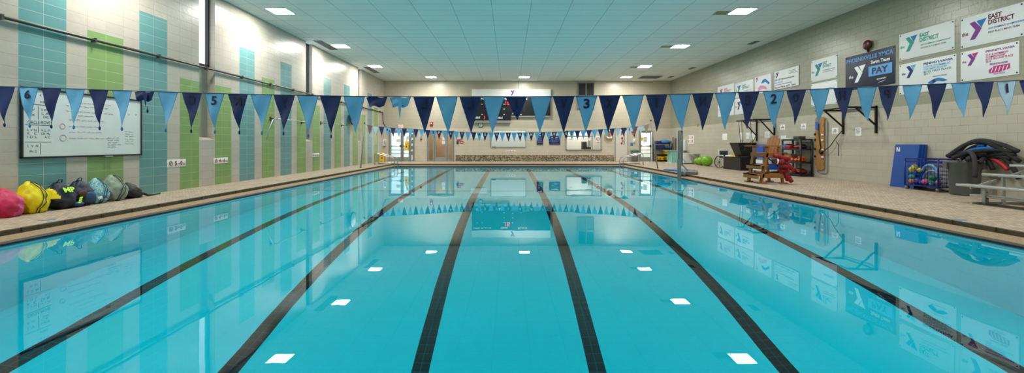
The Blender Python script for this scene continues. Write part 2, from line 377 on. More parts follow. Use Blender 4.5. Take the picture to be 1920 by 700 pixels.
# ---------------------------------------------------------------- ceiling lights and grilles
M_DIFF = bpy.data.materials.new('light_diffuser'); M_DIFF.use_nodes = True
b_ = M_DIFF.node_tree.nodes['Principled BSDF']; b_.inputs['Emission Color'].default_value = (1, .97, .92, 1); b_.inputs['Emission Strength'].default_value = 140
M_FRAMEW = mat('light_trim', '#d8d8d4', .5)
cols = [(-7.33, 14.2), (-7.33, 19.3), (-7.33, 24.3), (-4.96, 28.25), (.99, 28.25), (7.5, 28.25), (7.49, 24.4), (7.49, 19.35), (7.49, 14.2),
        (-7.33, 9.1), (7.49, 9.1), (-7.33, 4.0), (7.49, 4.0), (-7.33, -1), (7.49, -1)]
lt_lab = {0: 'square recessed ceiling light over the left deck, nearest in view on that side', 1: 'square recessed ceiling light over the left deck, second from the camera',
          2: 'square recessed ceiling light over the left deck, third, before the back row', 3: 'square ceiling light by the back wall, leftmost of the back row',
          4: 'square ceiling light by the back wall above the scoreboard', 5: 'square ceiling light by the back wall, rightmost of the back row',
          6: 'square recessed ceiling light over the right deck, third from the camera', 7: 'square recessed ceiling light over the right deck beside a brown stain, second from the camera',
          8: 'large looking recessed ceiling light on the right, nearest in view there', }
for k, (x, y) in enumerate(cols):
    r = thing('ceiling_light', (x, y, ZC), lt_lab.get(k, 'square recessed ceiling light behind or above the camera'), 'light', 'recessed ceiling lights')
    s = .31; m = MB()
    for (a, b) in (((x-s-.03, y-s-.03), (x+s+.03, y-s)), ((x-s-.03, y+s), (x+s+.03, y+s+.03)), ((x-s-.03, y-s), (x-s, y+s)), ((x+s, y-s), (x+s+.03, y+s))):
        m.box((a[0], a[1], ZC-.022), (b[0], b[1], ZC+.0), M_FRAMEW)
    m.build('frame', r)
    MB().quad([(x-s, y-s, ZC-.012), (x-s, y+s, ZC-.012), (x+s, y+s, ZC-.012), (x+s, y-s, ZC-.012)], M_DIFF).build('diffuser', r)
M_VENT = mat('vent_dark', '#23262a', .6)
def cpt(px, py): Y = F*(ZC-H)/(VY-py); return xx(px, Y), Y
def vent(x0, x1, y0, y1, lab, n=5):
    r = thing('ceiling_grille', ((x0+x1)/2, (y0+y1)/2, ZC), lab, 'vent', 'ceiling air grilles')
    MB().box((x0, y0, ZC-.01), (x1, y1, ZC-.002), M_VENT).build('backing', r)
    m = MB()
    for i in range(n):
        x = x0+(x1-x0)*(i+.5)/n; m.box((x-.012, y0, ZC-.02), (x+.012, y1, ZC-.008), GREY)
    m.build('slats', r)
vent(-8.1, -7.8, 11.6, 12.8, 'dark ceiling grille at the top left over the left wall')
vent(-8.1, -7.75, 18.3, 20.1, 'dark slatted ceiling grille beside the left wall, level with the second light')
vent(-8.1, -7.75, 24.6, 26.6, 'dark slatted ceiling grille beside the left wall, level with the third light')
for (px, py, lab) in ((1413, 80, 'small dark grille in the ceiling near the right wall, nearest of the three'), (1297, 128, 'small dark grille in the ceiling near the right wall, middle of the three'),
                      (1258, 144, 'small dark grille in the ceiling near the right wall, farthest of the three')):
    x, y = cpt(px, py); vent(x-.12, x+.12, y-.3, y+.3, lab, 3)
vent(8.4, 9.7, 27.7, 28.9, 'wide brown louvred grille in the far right corner of the ceiling', 12)
for k, (px, py) in enumerate(((1357, 24.3), (1252, 87.5), (1192, 126))):
    x, y = cpt(px, py)
    tag(MB().box((x-.3, y-.2, ZC-.004), (x+.3, y+.2, ZC-.001), M_STAIN).build('ceiling_stain'), ['brown water stain on the ceiling beside the nearest right light', 'brown water stain on the ceiling beside the second right light', 'faint brown water stain beside the third right ceiling light'][k], 'stain', 'ceiling water stains')
l = bpy.data.lights.new('added_ceiling_fill', 'AREA'); l.shape = 'RECTANGLE'; l.size = 15; l.size_y = 28; l.energy = 120; l.color = (1, .97, .9)  # added unseen uplight, brightens the ceiling and evens out the room
lo = bpy.data.objects.new('added_ceiling_fill', l); C.objects.link(lo); lo.location = (0, 13, 3.2); lo.rotation_euler = (math.pi, 0, 0)
# ---------------------------------------------------------------- flat things on the walls
def wall_rect(side, x0, x1, yt, yb):
    """pixel box on a wall -> (origin in the world, width, height); x0 the reading start"""
    if side == 'B':
        a = bx(x0); b = bx(x1); return Vector((a, YB, bz(yb))), b-a, (yb-yt)/(F/YB)
    if side == 'L': Y0, Y1, X = YLf(x0), YLf(x1), XL
    else: Y0, Y1, X = YR(x0), YR(x1), XR
    zt = zz(yt, Y0); zb = zz(yb, Y0)
    return Vector((X, Y0, zb)), abs(Y1-Y0), zt-zb
def panel(side, px, name, label, cat, material, group=None, t=.012, off=0, part='board', frame=None, fw=.02):
    o, w, h = wall_rect(side, *px); n = SIDE[side].col[2]
    r = thing(name, o+n*off, label, cat, group, SIDE[side])
    MB().rbox((0, 0, .0006), (w, h, t), material, .003).build(part, r, True)
    if frame:
        m = MB()
        for (a, b) in (((-fw, -fw), (w+fw, 0)), ((-fw, h), (w+fw, h+fw)), ((-fw, 0), (0, h)), ((w, 0), (w+fw, h))): m.box((a[0], a[1], .001), (b[0], b[1], t+.01), frame)
        m.build('frame', r, True)
    return r, w, h
def scrawl(r, rows, x, y, w, h, material, z=.022):
    """handwriting too faint to read: thin wavering strokes, grouped like words"""
    rnd = random.Random(int(x*1000)+int(y*3000)); m = MB(); rh = h/rows
    for j in range(rows):
        cx = x; yy = y+h-rh*(j+.5)
        while cx < x+w*(.8+.2*rnd.random()):
            L_ = rnd.uniform(.05, .13); n = max(3, int(L_/.011)); p = None
            for i in range(n+1):
                q = (cx+L_*i/n, yy+rnd.uniform(-.5, .5)*min(rh*.6, .022), z)
                if p: m.bar(p, q, .0035, .002, material)
                p = q
            cx += L_+.03
    m.build('handwriting', r, True)
def write(r, s, x, y, w, h, material, z=.015, bold=.012, name='lettering', **k):
    if s.startswith('~'): return scrawl(r, int(s[1:]), x, y, w, h, material, z)
    mb = text_mb(s, x, y, w, h, material, z, bold=bold, **k)
    return mb.build(name, r, True) if mb.v else None
def logo(r, x, y, h, c1, c2, z=.016, the=True, cthe=None):
    k = h; m = MB()
    m.prism([(x+k*a, y+k*b) for a, b in ((0, .92), (.26, .97), (.62, .52), (.28, 0), (.02, 0), (.3, .5))], z-.004, z, c1)
    m.prism([(x+k*a, y+k*b) for a, b in ((.36, .96), (.86, 1.0), (.60, .56))], z-.004, z, c2)
    m.build('emblem', r, True)
    if the: write(r, 'the', x-.42*k, y+.28*k, .34*k, .2*k, cthe or c1, z)
I_ = lambda k, c: mat('ink_'+k, c, .7)
PURP = I_('purple', '#7a3a8c'); TEALI = I_('teal', '#1c8c86'); BLUI = I_('blue', '#1f78b4'); GRN = I_('green', '#2f9c8a'); NVY = I_('navy', '#1f2f6e')
MAG = I_('magenta', '#b8307a'); LBLU = I_('light_blue', '#5fb4d8'); MARO = I_('maroon', '#6b2440'); GREYI = I_('grey', '#6f7274'); PINKI = I_('pink', '#d98ab4')
VINYL = mat('white_vinyl', '#dcdfdf', .45, bump=.25, bscale=3); VNAVY = mat('navy_vinyl', '#1b2036', .45, bump=.25, bscale=3); CREAMW = mat('white_ink', '#e6e8ea', .6)
LBP = mat('light_blue_print', '#5f9fdc', .6)
GRP = None
def grommets(r, w, h):
    for x in (.04, w-.04):
        for y in (.04, h-.04): MB().cyl((x, y, .010), (x, y, .02), .016, BLACK, 10).build('grommet', r, True)
# banners of the right wall, near to far
r, w, h = panel('R', (1802, 1921, 36, 92), 'banner', 'large white banner with purple emblem reading EAST DISTRICT, nearest on the right wall', 'banner', VINYL)
grommets(r, w, h); logo(r, w*.16, h*.22, h*.6, PURP, BLUI, cthe=MARO)
write(r, 'EAST\nDISTRICT', w*.47, h*.58, w*.40, h*.32, MARO, bold=.03); write(r, '2018 SWIMMING CHAMPIONSHIP', w*.47, h*.43, w*.55, h*.06, BLUI); write(r, "FIRST PLACE MEN'S TEAM", w*.47, h*.31, w*.47, h*.06, MARO)
r, w, h = panel('R', (1802, 1912, 98.6, 154), 'banner', 'white banner below the purple EAST DISTRICT one, magenta lettering BOYS SECOND PLACE', 'banner', VINYL)
grommets(r, w, h); logo(r, w*.13, h*.5, h*.4, PURP, MAG, cthe=PURP)
write(r, 'PENNSYLVANIA', w*.46, h*.83, w*.48, h*.07, PURP, bold=.03)
write(r, 'STATE SWIMMING\nCHAMPIONSHIP\nBOYS SECOND PLACE\n2018', w*.46, h*.50, w*.45, h*.28, MAG, bold=.02)
write(r, 'PENNSYLVANIA', w*.53, h*.40, w*.3, h*.06, PURP, bold=.03)
m = MB()
m.prism([(w*.51, h*.26), (w*.6, h*.36), (w*.86, h*.37), (w*.86, h*.22), (w*.7, h*.15), (w*.52, h*.15)], .013, .016, MAG)
for i in range(5): a = w*(.55+.06*i); m.prism([(a, h*.17), (a+w*.012, h*.17), (a+w*.045, h*.33), (a+w*.03, h*.33)], .016, .018, CREAMW)
m.build('emblem', r, True); write(r, 'YMCA STATE', w*.58, h*.09, w*.2, h*.04, PURP, bold=.02)
r, w, h = panel('R', (1687, 1790.5, 65.7, 114), 'banner', 'white banner with a green emblem reading EAST DISTRICT, above the swimmer banner', 'banner', VINYL)
grommets(r, w, h); logo(r, w*.13, h*.28, h*.56, GRN, BLUI, cthe=GRN)
write(r, 'EAST\nDISTRICT', w*.40, h*.52, w*.34, h*.32, GRN, bold=.03); write(r, '2017 SWIMMING CHAMPIONSHIP', w*.42, h*.38, w*.52, h*.055, GRN); write(r, "SECOND PLACE MEN'S TEAM", w*.42, h*.27, w*.44, h*.055, GREYI)
r, w, h = panel('R', (1687, 1794, 122, 178.6), 'banner', 'white banner with navy emblem and blue swimmer, reading BOYS FIRST PLACE', 'banner', VINYL)
grommets(r, w, h); logo(r, w*.14, h*.52, h*.4, NVY, LBLU, cthe=NVY)
write(r, 'PENNSYLVANIA', w*.46, h*.84, w*.49, h*.07, NVY, bold=.03)
write(r, 'STATE SWIMMING\nCHAMPIONSHIP', w*.46, h*.67, w*.45, h*.14, LBLU, bold=.02); write(r, 'BOYS FIRST PLACE\n2017', w*.46, h*.52, w*.46, h*.13, TEALI, bold=.02)
write(r, 'PENNSYLVANIA', w*.62, h*.42, w*.24, h*.035, NVY)
m = MB(); pts = []
for i in range(13): t = i/12; pts.append((w*(.53+.34*t), h*(.27+.11*math.sin(t*math.pi))))
m.prism(pts+[(w*.8, h*.25), (w*.7, h*.29), (w*.6, h*.2)], .013, .016, BLUI); m.prism([(w*.64+w*.03*math.cos(a*.7), h*.30+h*.05*math.sin(a*.7)) for a in range(9)], .016, .018, NVY)
for i in range(3): m.prism([(w*(.55+.1*i), h*.17), (w*(.62+.1*i), h*.2), (w*(.66+.1*i), h*.17), (w*(.62+.1*i), h*.18)], .013, .015, BLUI)
m.build('emblem', r, True)
r, w, h = panel('R', (1586, 1679, 108.6, 171), 'banner', 'dark navy swim team banner with white emblem and light blue PAY patch', 'banner', VNAVY)
grommets(r, w, h); write(r, 'PHOENIXVILLE YMCA', w*.03, h*.80, w*.94, h*.12, LBP, bold=.02)
logo(r, w*.20, h*.2, h*.48, CREAMW, CREAMW, cthe=CREAMW); write(r, 'Swim Team', w*.55, h*.64, w*.36, h*.1, CREAMW, bold=.03)
MB().rbox((w*.50, h*.30, .010), (w*.95, h*.58, .015), LBP, .03).build('patch', r, True); write(r, 'PAY', w*.57, h*.35, w*.31, h*.18, VNAVY, .017, bold=.04)
write(r, 'speedo', w*.66, h*.16, w*.18, h*.07, CREAMW, shear=.3); MB().prism([(w*.68, h*.08), (w*.84, h*.14), (w*.74, h*.12)], .013, .015, CREAMW).build('emblem', r, True)
r, w, h = panel('R', (1521.4, 1570.5, 115, 155), 'banner', 'small white EAST DISTRICT banner with teal emblem, just left of the navy banner', 'banner', VINYL)
grommets(r, w, h); logo(r, w*.16, h*.25, h*.55, TEALI, BLUI, cthe=GREYI); write(r, 'EAST\nDISTRICT', w*.47, h*.55, w*.32, h*.28, TEALI, bold=.02)
[MB().box((w*.47, h*(.35+.08*i), .012), (w*(.88+.04*i), h*(.372+.08*i), .015), GREYI).build('printed_line', r, True) for i in range(2)]
r, w, h = panel('R', (1521.4, 1570.5, 158.6, 200), 'banner', 'small white banner mostly behind the pennants, lower of the pair left of the navy banner', 'banner', VINYL)
grommets(r, w, h); write(r, 'EAST DISTRICT', w*.5, h*.62, w*.4, h*.1, BLUI)
r, w, h = panel('R', (1452, 1498.5, 135, 169), 'banner', 'white framed board reading 2014 Pennsylvania with small red and blue emblem', 'banner', WHITE, frame=GREY, fw=.015)
logo(r, w*.08, h*.62, h*.3, NVY, RED, cthe=NVY); write(r, '2014 Pennsylvania', w*.03, h*.44, w*.8, h*.12, GREYI, bold=.03); write(r, 'East District', w*.03, h*.33, w*.35, h*.07, BLUI)
write(r, 'Swimming Championships', w*.03, h*.20, w*.72, h*.08, BLUI); write(r, "Second Place Girl's Team", w*.03, h*.05, w*.85, h*.1, MARO, bold=.02)
[MB().box((w*.62, h*(.7+.07*i), .012), (w*(.95-.04*i), h*(.72+.07*i), .015), GREYI).build('printed_line', r, True) for i in range(3)]
r, w, h = panel('R', (1415.7, 1447, 145.7, 177), 'banner', 'white banner with a pink and blue swimming figure, between two small boards', 'banner', VINYL)
logo(r, w*.08, h*.7, h*.25, MAG, RED, the=False)
m = MB()
m.prism([(w*.2, h*.3), (w*.35, h*.45), (w*.55, h*.40), (w*.7, h*.3), (w*.75, h*.12), (w*.55, h*.22), (w*.4, h*.25), (w*.25, h*.12)], .013, .016, PINKI)
m.prism([(w*.4, h*.55), (w*.5, h*.75), (w*.65, h*.78), (w*.9, h*.5), (w*.85, h*.4), (w*.65, h*.6), (w*.5, h*.55)], .013, .016, BLUI); m.build('emblem', r, True)
for i, (px, lab, cc) in enumerate((((1378.6, 1413, 157, 184.5), 'small EAST DISTRICT banner with teal emblem, upper, just left of the swimming figure', TEALI),
                               ((1346, 1377, 164, 190), 'small EAST banner with purple lettering, upper left end of the banner row', MAG),
                               ((1378.6, 1413, 186, 215.5), 'small white banner with navy emblem, hanging in the lower row behind the pennants', NVY),
                               ((1346.5, 1377, 193, 219.5), 'small blank looking white banner, lower left end of the banner row', GREYI))):
    r, w, h = panel('R', px, 'banner', lab, 'banner', VINYL)
    logo(r, w*.14, h*.3, h*.5, cc, BLUI, the=True)
    write(r, 'EAST\nDISTRICT', w*.42, h*.5, w*.38, h*.3, cc, bold=.02); MB().box((w*.42, h*.36, .012), (w*.9, h*.38, .015), GREYI).build('printed_line', r, True)
# alarm horn
Y = YR(1631); c = Vector((XR, Y, zz(85, Y)))
r = thing('alarm_bell', c, 'round dark red alarm bell on the upper right wall above the navy banner', 'alarm')
DRED = mat('dark_red_metal', '#4a1614', .35, .3)
MB().cyl(c, c+Vector((-.06, 0, 0)), .09, DRED, 24).build('base', r)
m = MB(); m.sphere(c+Vector((-.08, 0, .01)), .15, DRED, 24, 14, (.45, 1, 1)); m.build('gong', r)
MB().cyl(c+Vector((-.03, .04, -.1)), c+Vector((-.03, .04, -.19)), .03, DRED, 12).build('striker', r)
# papers of the right wall
def paper(side, px, lab, lines=3, sym=None, ink=INK, group='notices on the right wall'):
    r, w, h = panel(side, px, 'notice', lab, 'notice', PAPER, group, .004, part='sheet')
    m = MB()
    if sym == 'tri':
        m.prism([(w*.3, h*.5), (w*.7, h*.5), (w*.5, h*.85)], .004, .006, ink); m.prism([(w*.4, h*.56), (w*.6, h*.56), (w*.5, h*.74)], .006, .008, PAPER); top = .4
    else: top = .8
    for i in range(lines): y = h*(top-.6*top*i/max(1, lines-1) if lines > 1 else top*.6); m.box((w*.15, y, .004), (w*(.8-.1*(i % 2)), y+h*.05, .006), ink)
    m.build('printing', r, True); return r
paper('R', (1354.5, 1363.5, 251, 263), 'blank white sheet on the wall above the wheelchair', 1, ink=PAPER)
paper('R', (1387, 1393, 249, 262), 'narrow white sheet behind the hanging exercise straps', 1, ink=PAPER)
paper('R', (1399, 1405.5, 249, 261), 'white sheet with a grey T shaped figure near the pull up bracket', 1, ink=GREYI)
paper('R', (1408, 1416, 250, 262), 'white sheet just left of the far pull up bracket post', 1, ink=PAPER)
paper('R', (1434, 1443, 247, 259), 'white sheet with a line drawing between the bracket posts', 4, ink=GREYI)
paper('R', (1463, 1472, 234, 244), 'white notice with a small triangle, above the black rack', 2, 'tri')
paper('R', (1464, 1474, 254.5, 262), 'white notice just over the top shelf of the black rack', 2, ink=GREYI)
paper('R', (1502, 1511.5, 232.5, 243), 'white notice with a small triangle, right of the one over the rack', 2, 'tri')
paper('R', (1560, 1572, 240, 251.5), 'white notice with a triangle beside the wooden spine board', 2, 'tri')
paper('R', (1604, 1615, 239.5, 255), 'white printed notice between the posts of the near bracket', 4)
r, w, h = panel('R', (1290, 1301, 254.3, 270), 'rules_sign', 'white sign with rows of short red strokes above the green balls', 'sign', PAPER, t=.006)
m = MB()
for i in range(4):
    for j in range(2):
        x = w*(.1+.22*i); y = h*(.12+.45*j); m.box((x, y, .006), (x+w*.07, y+h*.34, .009), REDINK)
m.build('printing', r, True)
r, w, h = panel('R', (1281.5, 1288, 262, 283), 'wall_cabinet', 'narrow pale cabinet on the far right wall behind the pool lift', 'cabinet', mat('pale_cabinet', '#cfd3cc', .5), t=.12, part='body')
MB().box((w*.45, h*.02, .12), (w*.47, h*.98, .124), GREYI).build('door_seam', r, True)
tag(MB().rbox((XR-.03, YR(1308.5)-.06, zz(237.5, YR(1308))), (XR-.001, YR(1308.5)+.06, zz(232.5, YR(1308))), mat('brass', '#b59a3c', .5, .5), .01).build('wall_outlet'), 'tiny yellowish fitting high on the far right wall over the rules sign', 'fitting')

# ---------------------------------------------------------------- left wall fittings
DARKR = mat('conduit', '#4a4c48', .45, .5)
r = thing('conduit', (XL+.05, 3, 3.28), 'long dark conduit pipe running along the left wall above the whiteboard', 'pipe')
MB().tube([(XL+.05, 3, 3.28), (XL+.05, 12.05, 3.29), (XL+.05, 24.8, 3.28), (XL+.05, 29.55, 3.28)], .028, DARKR, 8).build('pipe', r)
m = MB()
for y in [4+.83*2*k for k in range(16)]: m.box((XL, y-.02, 3.24), (XL+.09, y+.02, 3.33), DARKR)
m.build('clips', r)
MB().tube([(XL+.05, 29.55, 3.28), (XL+.05, 29.6, 2.7), (XL+.1, 29.62, 2.5), (XL+.2, 29.7, 2.3), (XL+.45, 29.75, 2.25)], .028, DARKR, 8).build('drop_pipe', r)
def rail(y0, y1, z, lab, hook=False):
    r = thing('wall_rail', (XL+.15, (y0+y1)/2, z), lab, 'rail', 'metal wall rails'); X = XL+.22
    pts = [(X, y0, z), (X, y1, z)]
    if hook: pts = [(X-.12, y0-.3, z-.75), (X-.05, y0-.27, z-.35), (X, y0-.15, z-.06)]+pts
    MB().tube(pts, .018, ALU, 8).build('bar', r)
    m = MB()
    for y in (y0+.1, y1-.05): m.box((XL, y-.02, z-.02), (X+.03, y+.02, z+.02), BLACK); m.box((XL, y-.05, z-.08), (XL+.01, y+.05, z+.08), BLACK)
    m.build('bracket', r)
rail(15.6, 18.1, 2.07, 'pale wall rail on the left wall, nearer one, with a drooping hose end', True); rail(19.8, 22.4, 2.12, 'pale wall rail on the left wall, farther one')
def depth_sign(side, px, s1, u1, s2, u2, lab):
    r, w, h = panel(side, px, 'depth_sign', lab, 'sign', PAPER, 'pool depth signs', .006)
    m = MB(); m.ring((h*.62, h*.5, .008), (0, 0, 1), h*.3, h*.035, REDINK, 20, 5); m.bar((h*.42, h*.3, .008), (h*.82, h*.7, .008), .005, h*.06, REDINK)
    m.prism([(h*.52, h*.35), (h*.6, h*.62), (h*.72, h*.62), (h*.66, h*.35)], .006, .008, INK); m.build('symbol', r, True)
    x = h*1.2; W_ = w-x-h*.1; a = W_*.24; c = W_*.2
    write(r, s1, x+W_*.05, h*.2, a*.8, h*.6, REDINK, .009, .03); write(r, u1, x+a+W_*.06, h*.2, c, h*.3, REDINK, .009, .02)
    write(r, s2, x+W_*.54, h*.2, a*.8, h*.6, REDINK, .009, .03); write(r, u2, x+W_*.8, h*.2, c*.9, h*.3, REDINK, .009, .02)
depth_sign('L', (313, 348, 300, 314.5), '5', 'FT', '0', 'IN', 'white depth sign reading 5 FT 0 IN on the left wall')
depth_sign('L', (400.5, 427, 296.5, 307.5), '4', 'FT', '6', 'IN', 'white depth sign reading 4 FT 6 IN on the left wall')
depth_sign('L', (586, 598.5, 288, 294.8), '4', 'FT', '0', 'IN', 'small distant depth sign reading 4 FT 0 IN on the left wall')
depth_sign('B', (950, 966.5, 282, 286.2), '3', 'FT', '0', 'IN', 'small depth sign on the back wall over the stone band')
# whiteboard
o, w, h = wall_rect('L', 39, 262.5, 163, 296); o.z = .94; h = 1.22
r = thing('whiteboard', o, 'large wall whiteboard covered in faint red and black handwriting', 'whiteboard', None, SIDE['L'])
WB = mat('whiteboard_face', '#dfe4e2', .22, var=.05, vscale=2.5)
MB().box((0, 0, .001), (w, h, .02), WB).build('board', r, True)
m = MB()
for a, b in (((-.02, -.02), (w+.02, .012)), ((-.02, h-.012), (w+.02, h+.02)), ((-.02, 0), (.012, h)), ((w-.012, 0), (w+.02, h))): m.box((a[0], a[1], .001), (b[0], b[1], .035), BLACK)
m.build('frame', r, True)
MB().box((w*.62, -.03, .02), (w*.69, -.01, .07), ALU).build('tray', r, True)
MK = mat('marker_black', '#2b2f33', .7); MR = mat('marker_red', '#b0606a', .7); MG = mat('marker_grey', '#8a8f90', .7)
m = MB()
for y in (.77, .47, .22): m.box((.02*w, h*y, .02), (w*.2, h*(y+.006), .022), MK if y > .3 else MG)
for x0, y0, y1 in ((.105, .55, .75), (.105, .36, .45), (.12, .04, .21)): m.box((w*x0, h*y0, .02), (w*(x0+.003), h*y1, .022), MK)
m.build('ruled_lines', r, True)
for (s, x, y, ww, hh, k) in (('CIRCLE MOVE', .035, .49, .155, .045, MK), ('INTRO', .12, .8, .05, .03, MK), ('L V N', .035, .38, .06, .035, MK), ('K   C', .035, .33, .06, .035, MK), ('I D S', .035, .28, .06, .035, MK),
        ('V L M', .125, .38, .065, .035, MK), ('CH  Ma', .125, .33, .065, .035, MK), ('A C', .15, .28, .04, .035, MK), ('V M M', .125, .68, .06, .035, MK), ('L A', .13, .63, .05, .035, MK), ('CHC', .14, .58, .04, .035, MK),
        ('L V', .035, .68, .05, .035, MK), ('E X', .035, .6, .05, .035, MK), ('L  V  N', .035, .15, .07, .035, MK), ('M  D', .05, .07, .05, .035, MK), ('K  A  M', .12, .9, .06, .035, MK),
        ('~1', .33, .84, .36, .03, MR), ('~1', .31, .785, .42, .03, MR), ('~1', .31, .70, .43, .028, MR), ('~1', .36, .64, .2, .028, MR),
        ('QUALITY', .33, .56, .09, .03, MR), ('~1', .43, .56, .22, .03, MR), ('~1', .33, .46, .28, .035, MR), ('~1', .33, .37, .33, .035, MR), ('~1', .33, .27, .42, .035, MR),
        ('~5', .66, .12, .11, .2, MK), ('~6', .83, .18, .1, .26, MG), ('1     2     3', .79, .72, .16, .03, MR)):
    write(r, s, w*x, h*y, w*ww, h*hh, k, .022, 0)
m = MB(); m.ring((w*.285, h*.29, .022), (0, 0, 1), .06, .003, MR, 20, 4); m.ring((w*.28, h*.47, .022), (0, 0, 1), .05, .003, MR, 20, 4); m.build('drawn_circles', r, True)
# pace clock
r = thing('pace_clock', (XL, 23.6, 2.6), 'round dark blue pace clock on the left wall behind the pennants', 'clock')
NB = mat('dark_blue', '#123a6b', .4)
m = MB(); m.cyl((XL+.12, 23.6, 2.6), (XL+.17, 23.6, 2.6), .42, NB, 40); m.build('case', r)
MB().cyl((XL+.171, 23.6, 2.6), (XL+.175, 23.6, 2.6), .36, WHITE, 40).build('face', r)
MB().box((XL+.176, 23.59, 2.6), (XL+.18, 23.61, 2.9), RED).build('hand', r); MB().box((XL, 23.55, 2.5), (XL+.13, 23.65, 2.7), BLACK).build('bracket', r)

# ---------------------------------------------------------------- back wall: doors, window, signs
M_DF = mat('grey_door_frame', '#8e908c', .45, .3); M_DL = mat('grey_door_leaf', '#9a9c98', .45, .2)
def door(n, x0, x1, zt, leaves, lab=None):
    """leaves: list of (x0, x1, hinged)"""
    r = thing('door_%d' % n, ((x0+x1)/2, YB, 0), lab, None, kind='structure'); m = MB(); f = .06
    m.box((x0, YB-.05, 0), (x0+f, YB+.1, zt), M_DF); m.box((x1-f, YB-.05, 0), (x1, YB+.1, zt), M_DF); m.box((x0, YB-.05, zt-f), (x1, YB+.1, zt), M_DF)
    for (a, b, hg) in leaves[1:]: m.box((a-.025, YB-.04, 0), (a+.025, YB+.08, zt), M_DF)
    m.build('door_frame', r)
    for (a, b, hg) in leaves:
        a += .03; b -= .03; s = .07; k = .28 if hg else .08
        m = MB()
        for q in (((a, 0), (b, k)), ((a, zt-.16), (b, zt-f)), ((a, k), (a+s, zt-.16)), ((b-s, k), (b, zt-.16))): m.box((q[0][0], YB, q[0][1]), (q[1][0], YB+.05, q[1][1]), M_DL)
        lf = m.build('door_leaf' if hg else 'side_light', r)
        MB().quad([(a+s, YB+.02, k), (b-s, YB+.02, k), (b-s, YB+.02, zt-.16), (a+s, YB+.02, zt-.16)], GLASS).build('pane', lf)
        if hg == 1:
            m = MB(); m.tube([(a+.03, YB-.07, 1.03), (b-.03, YB-.07, 1.03)], .025, STEEL, 8); m.box((a+.02, YB-.09, .97), (a+.1, YB, 1.1), M_DF); m.box((b-.12, YB-.09, .97), (b-.02, YB, 1.1), BLACK); m.build('push_bar', lf)
            m = MB()
            for z in (.5, .75): m.box((a+s, YB+.005, z), (b-s, YB+.03, z+.03), M_DL)
            m.build('glazing_bar', lf)
    return r
x = [bx(v) for v in (729.5, 733, 754, 769, 777.5)]
door(1, x[0], x[4], 2.08, [(x[0]+.05, x[2], 1), (x[2], x[3], 1), (x[3], x[4]-.05, 0)])
x = [bx(v) for v in (801, 814.5, 838, 851)]
r = door(2, x[0], x[3], 2.08, [(x[0]+.03, x[1], 0), (x[1], x[2], 2), (x[2], x[3]-.03, 0)])
m = MB(); m.tube([(x[1]+.12, YB-.05, .85), (x[1]+.12, YB-.07, .9), (x[1]+.12, YB-.07, 1.2), (x[1]+.12, YB-.05, 1.25)], .012, STEEL, 8); m.build('door_handle', r)
door(3, bx(1198), bx(1224), 2.08, [(bx(1198)+.05, bx(1222), 1)])
x0, x1 = bx(1153), bx(1177.5)
r = thing('door_4', ((x0+x1)/2, YB, 0), None, None, kind='structure'); M_WD = mat('cream_door', '#d9d2c4', .5)
m = MB(); m.box((x0, YB-.05, 0), (x0+.04, YB, 2.24), M_DF); m.box((x1-.04, YB-.05, 0), (x1, YB, 2.24), M_DF); m.box((x0, YB-.05, 2.2), (x1, YB, 2.24), M_DF); m.build('door_frame', r)
MB().box((x0+.04, YB-.03, .01), (x1-.04, YB-.001, 1.14), M_WD).build('door_leaf', r); MB().box((x0+.04, YB-.03, 1.15), (x1-.04, YB-.001, 2.2), M_WD).build('upper_leaf', r)
x0, x1, z0, z1 = bx(1061), bx(1127.7), .74, 2.08
r = thing('window_5', (x0, YB, z0), None, None, kind='structure'); m = MB()
for a, b in (((x0, z0), (x1, z0+.06)), ((x0, z1-.06), (x1, z1)), ((x0, z0), (x0+.05, z1)), ((x1-.05, z0), (x1, z1)), ((bx(1109.5), z0), (bx(1109.5)+.05, z1)), ((x0, z1-.42), (bx(1110), z1-.36))): m.box((a[0], YB-.06, a[1]), (b[0], YB+.1, b[1]), M_DF)
m.build('window_frame', r); MB().quad([(x0, YB+.03, z0), (x1, YB+.03, z0), (x1, YB+.03, z1), (x0, YB+.03, z1)], GLASS).build('glass', r)
# things behind the glass
o = thing('office_cabinet', (bx(1100), YB+1.2, 0), 'dark brown cabinet with a screen seen through the office window', 'cabinet'); BRN = mat('dark_brown', '#4a3a30', .6)
xa, xb = xx(1092, YB+1), xx(1108, YB+1)
MB().rbox((xa, YB+1, 0), (xb, YB+1.5, zz(266, YB+1)), BRN, .01).build('body', o); MB().box((xa+.03, YB+.98, zz(273.5, YB+1)), (xa+.33, YB+1, zz(267, YB+1)), DGREY).build('screen', o)
o = thing('printer', (bx(1106), YB+.8, 0), 'white printer on a stand beside the brown cabinet in the office', 'printer')
MB().rbox((xx(1102, YB+.6), YB+.6, zz(276, YB+.6)), (xx(1108.5, YB+.6), YB+1, zz(263, YB+.6)), WHITE, .02).build('body', o)
MB().box((xx(1103, YB+.6), YB+.62, 0), (xx(1108, YB+.6), YB+.98, zz(276, YB+.6)), BRN).build('stand', o)
def noswim(side, px, lab, par=None):
    r, w, h = panel(side, px, 'prohibition_sign', lab, 'sign', PAPER, t=.006)
    m = MB(); m.ring((w/2, h*.6, .01), (0, 0, 1), w*.36, w*.05, RED, 24, 6); m.bar((w*.25, h*.45, .01), (w*.75, h*.75, .01), .01, w*.08, RED); m.box((w*.2, h*.1, .006), (w*.8, h*.16, .009), RED); m.build('symbol', r, True)
noswim('B', (1117.5, 1125, 255, 269), 'white sign with a red crossed circle at the office window')
# red marks on the glass
tag(text_mb('vvv', 0, 0, .22, .07, RED).build('window_sticker'), 'row of tiny red marks stuck on the office window', 'sticker')
o = bpy.data.objects['window_sticker']; o.matrix_basis = Matrix.Translation((bx(1067), YB-.01+.02, bz(263))) @ SIDE['B'].to_4x4()
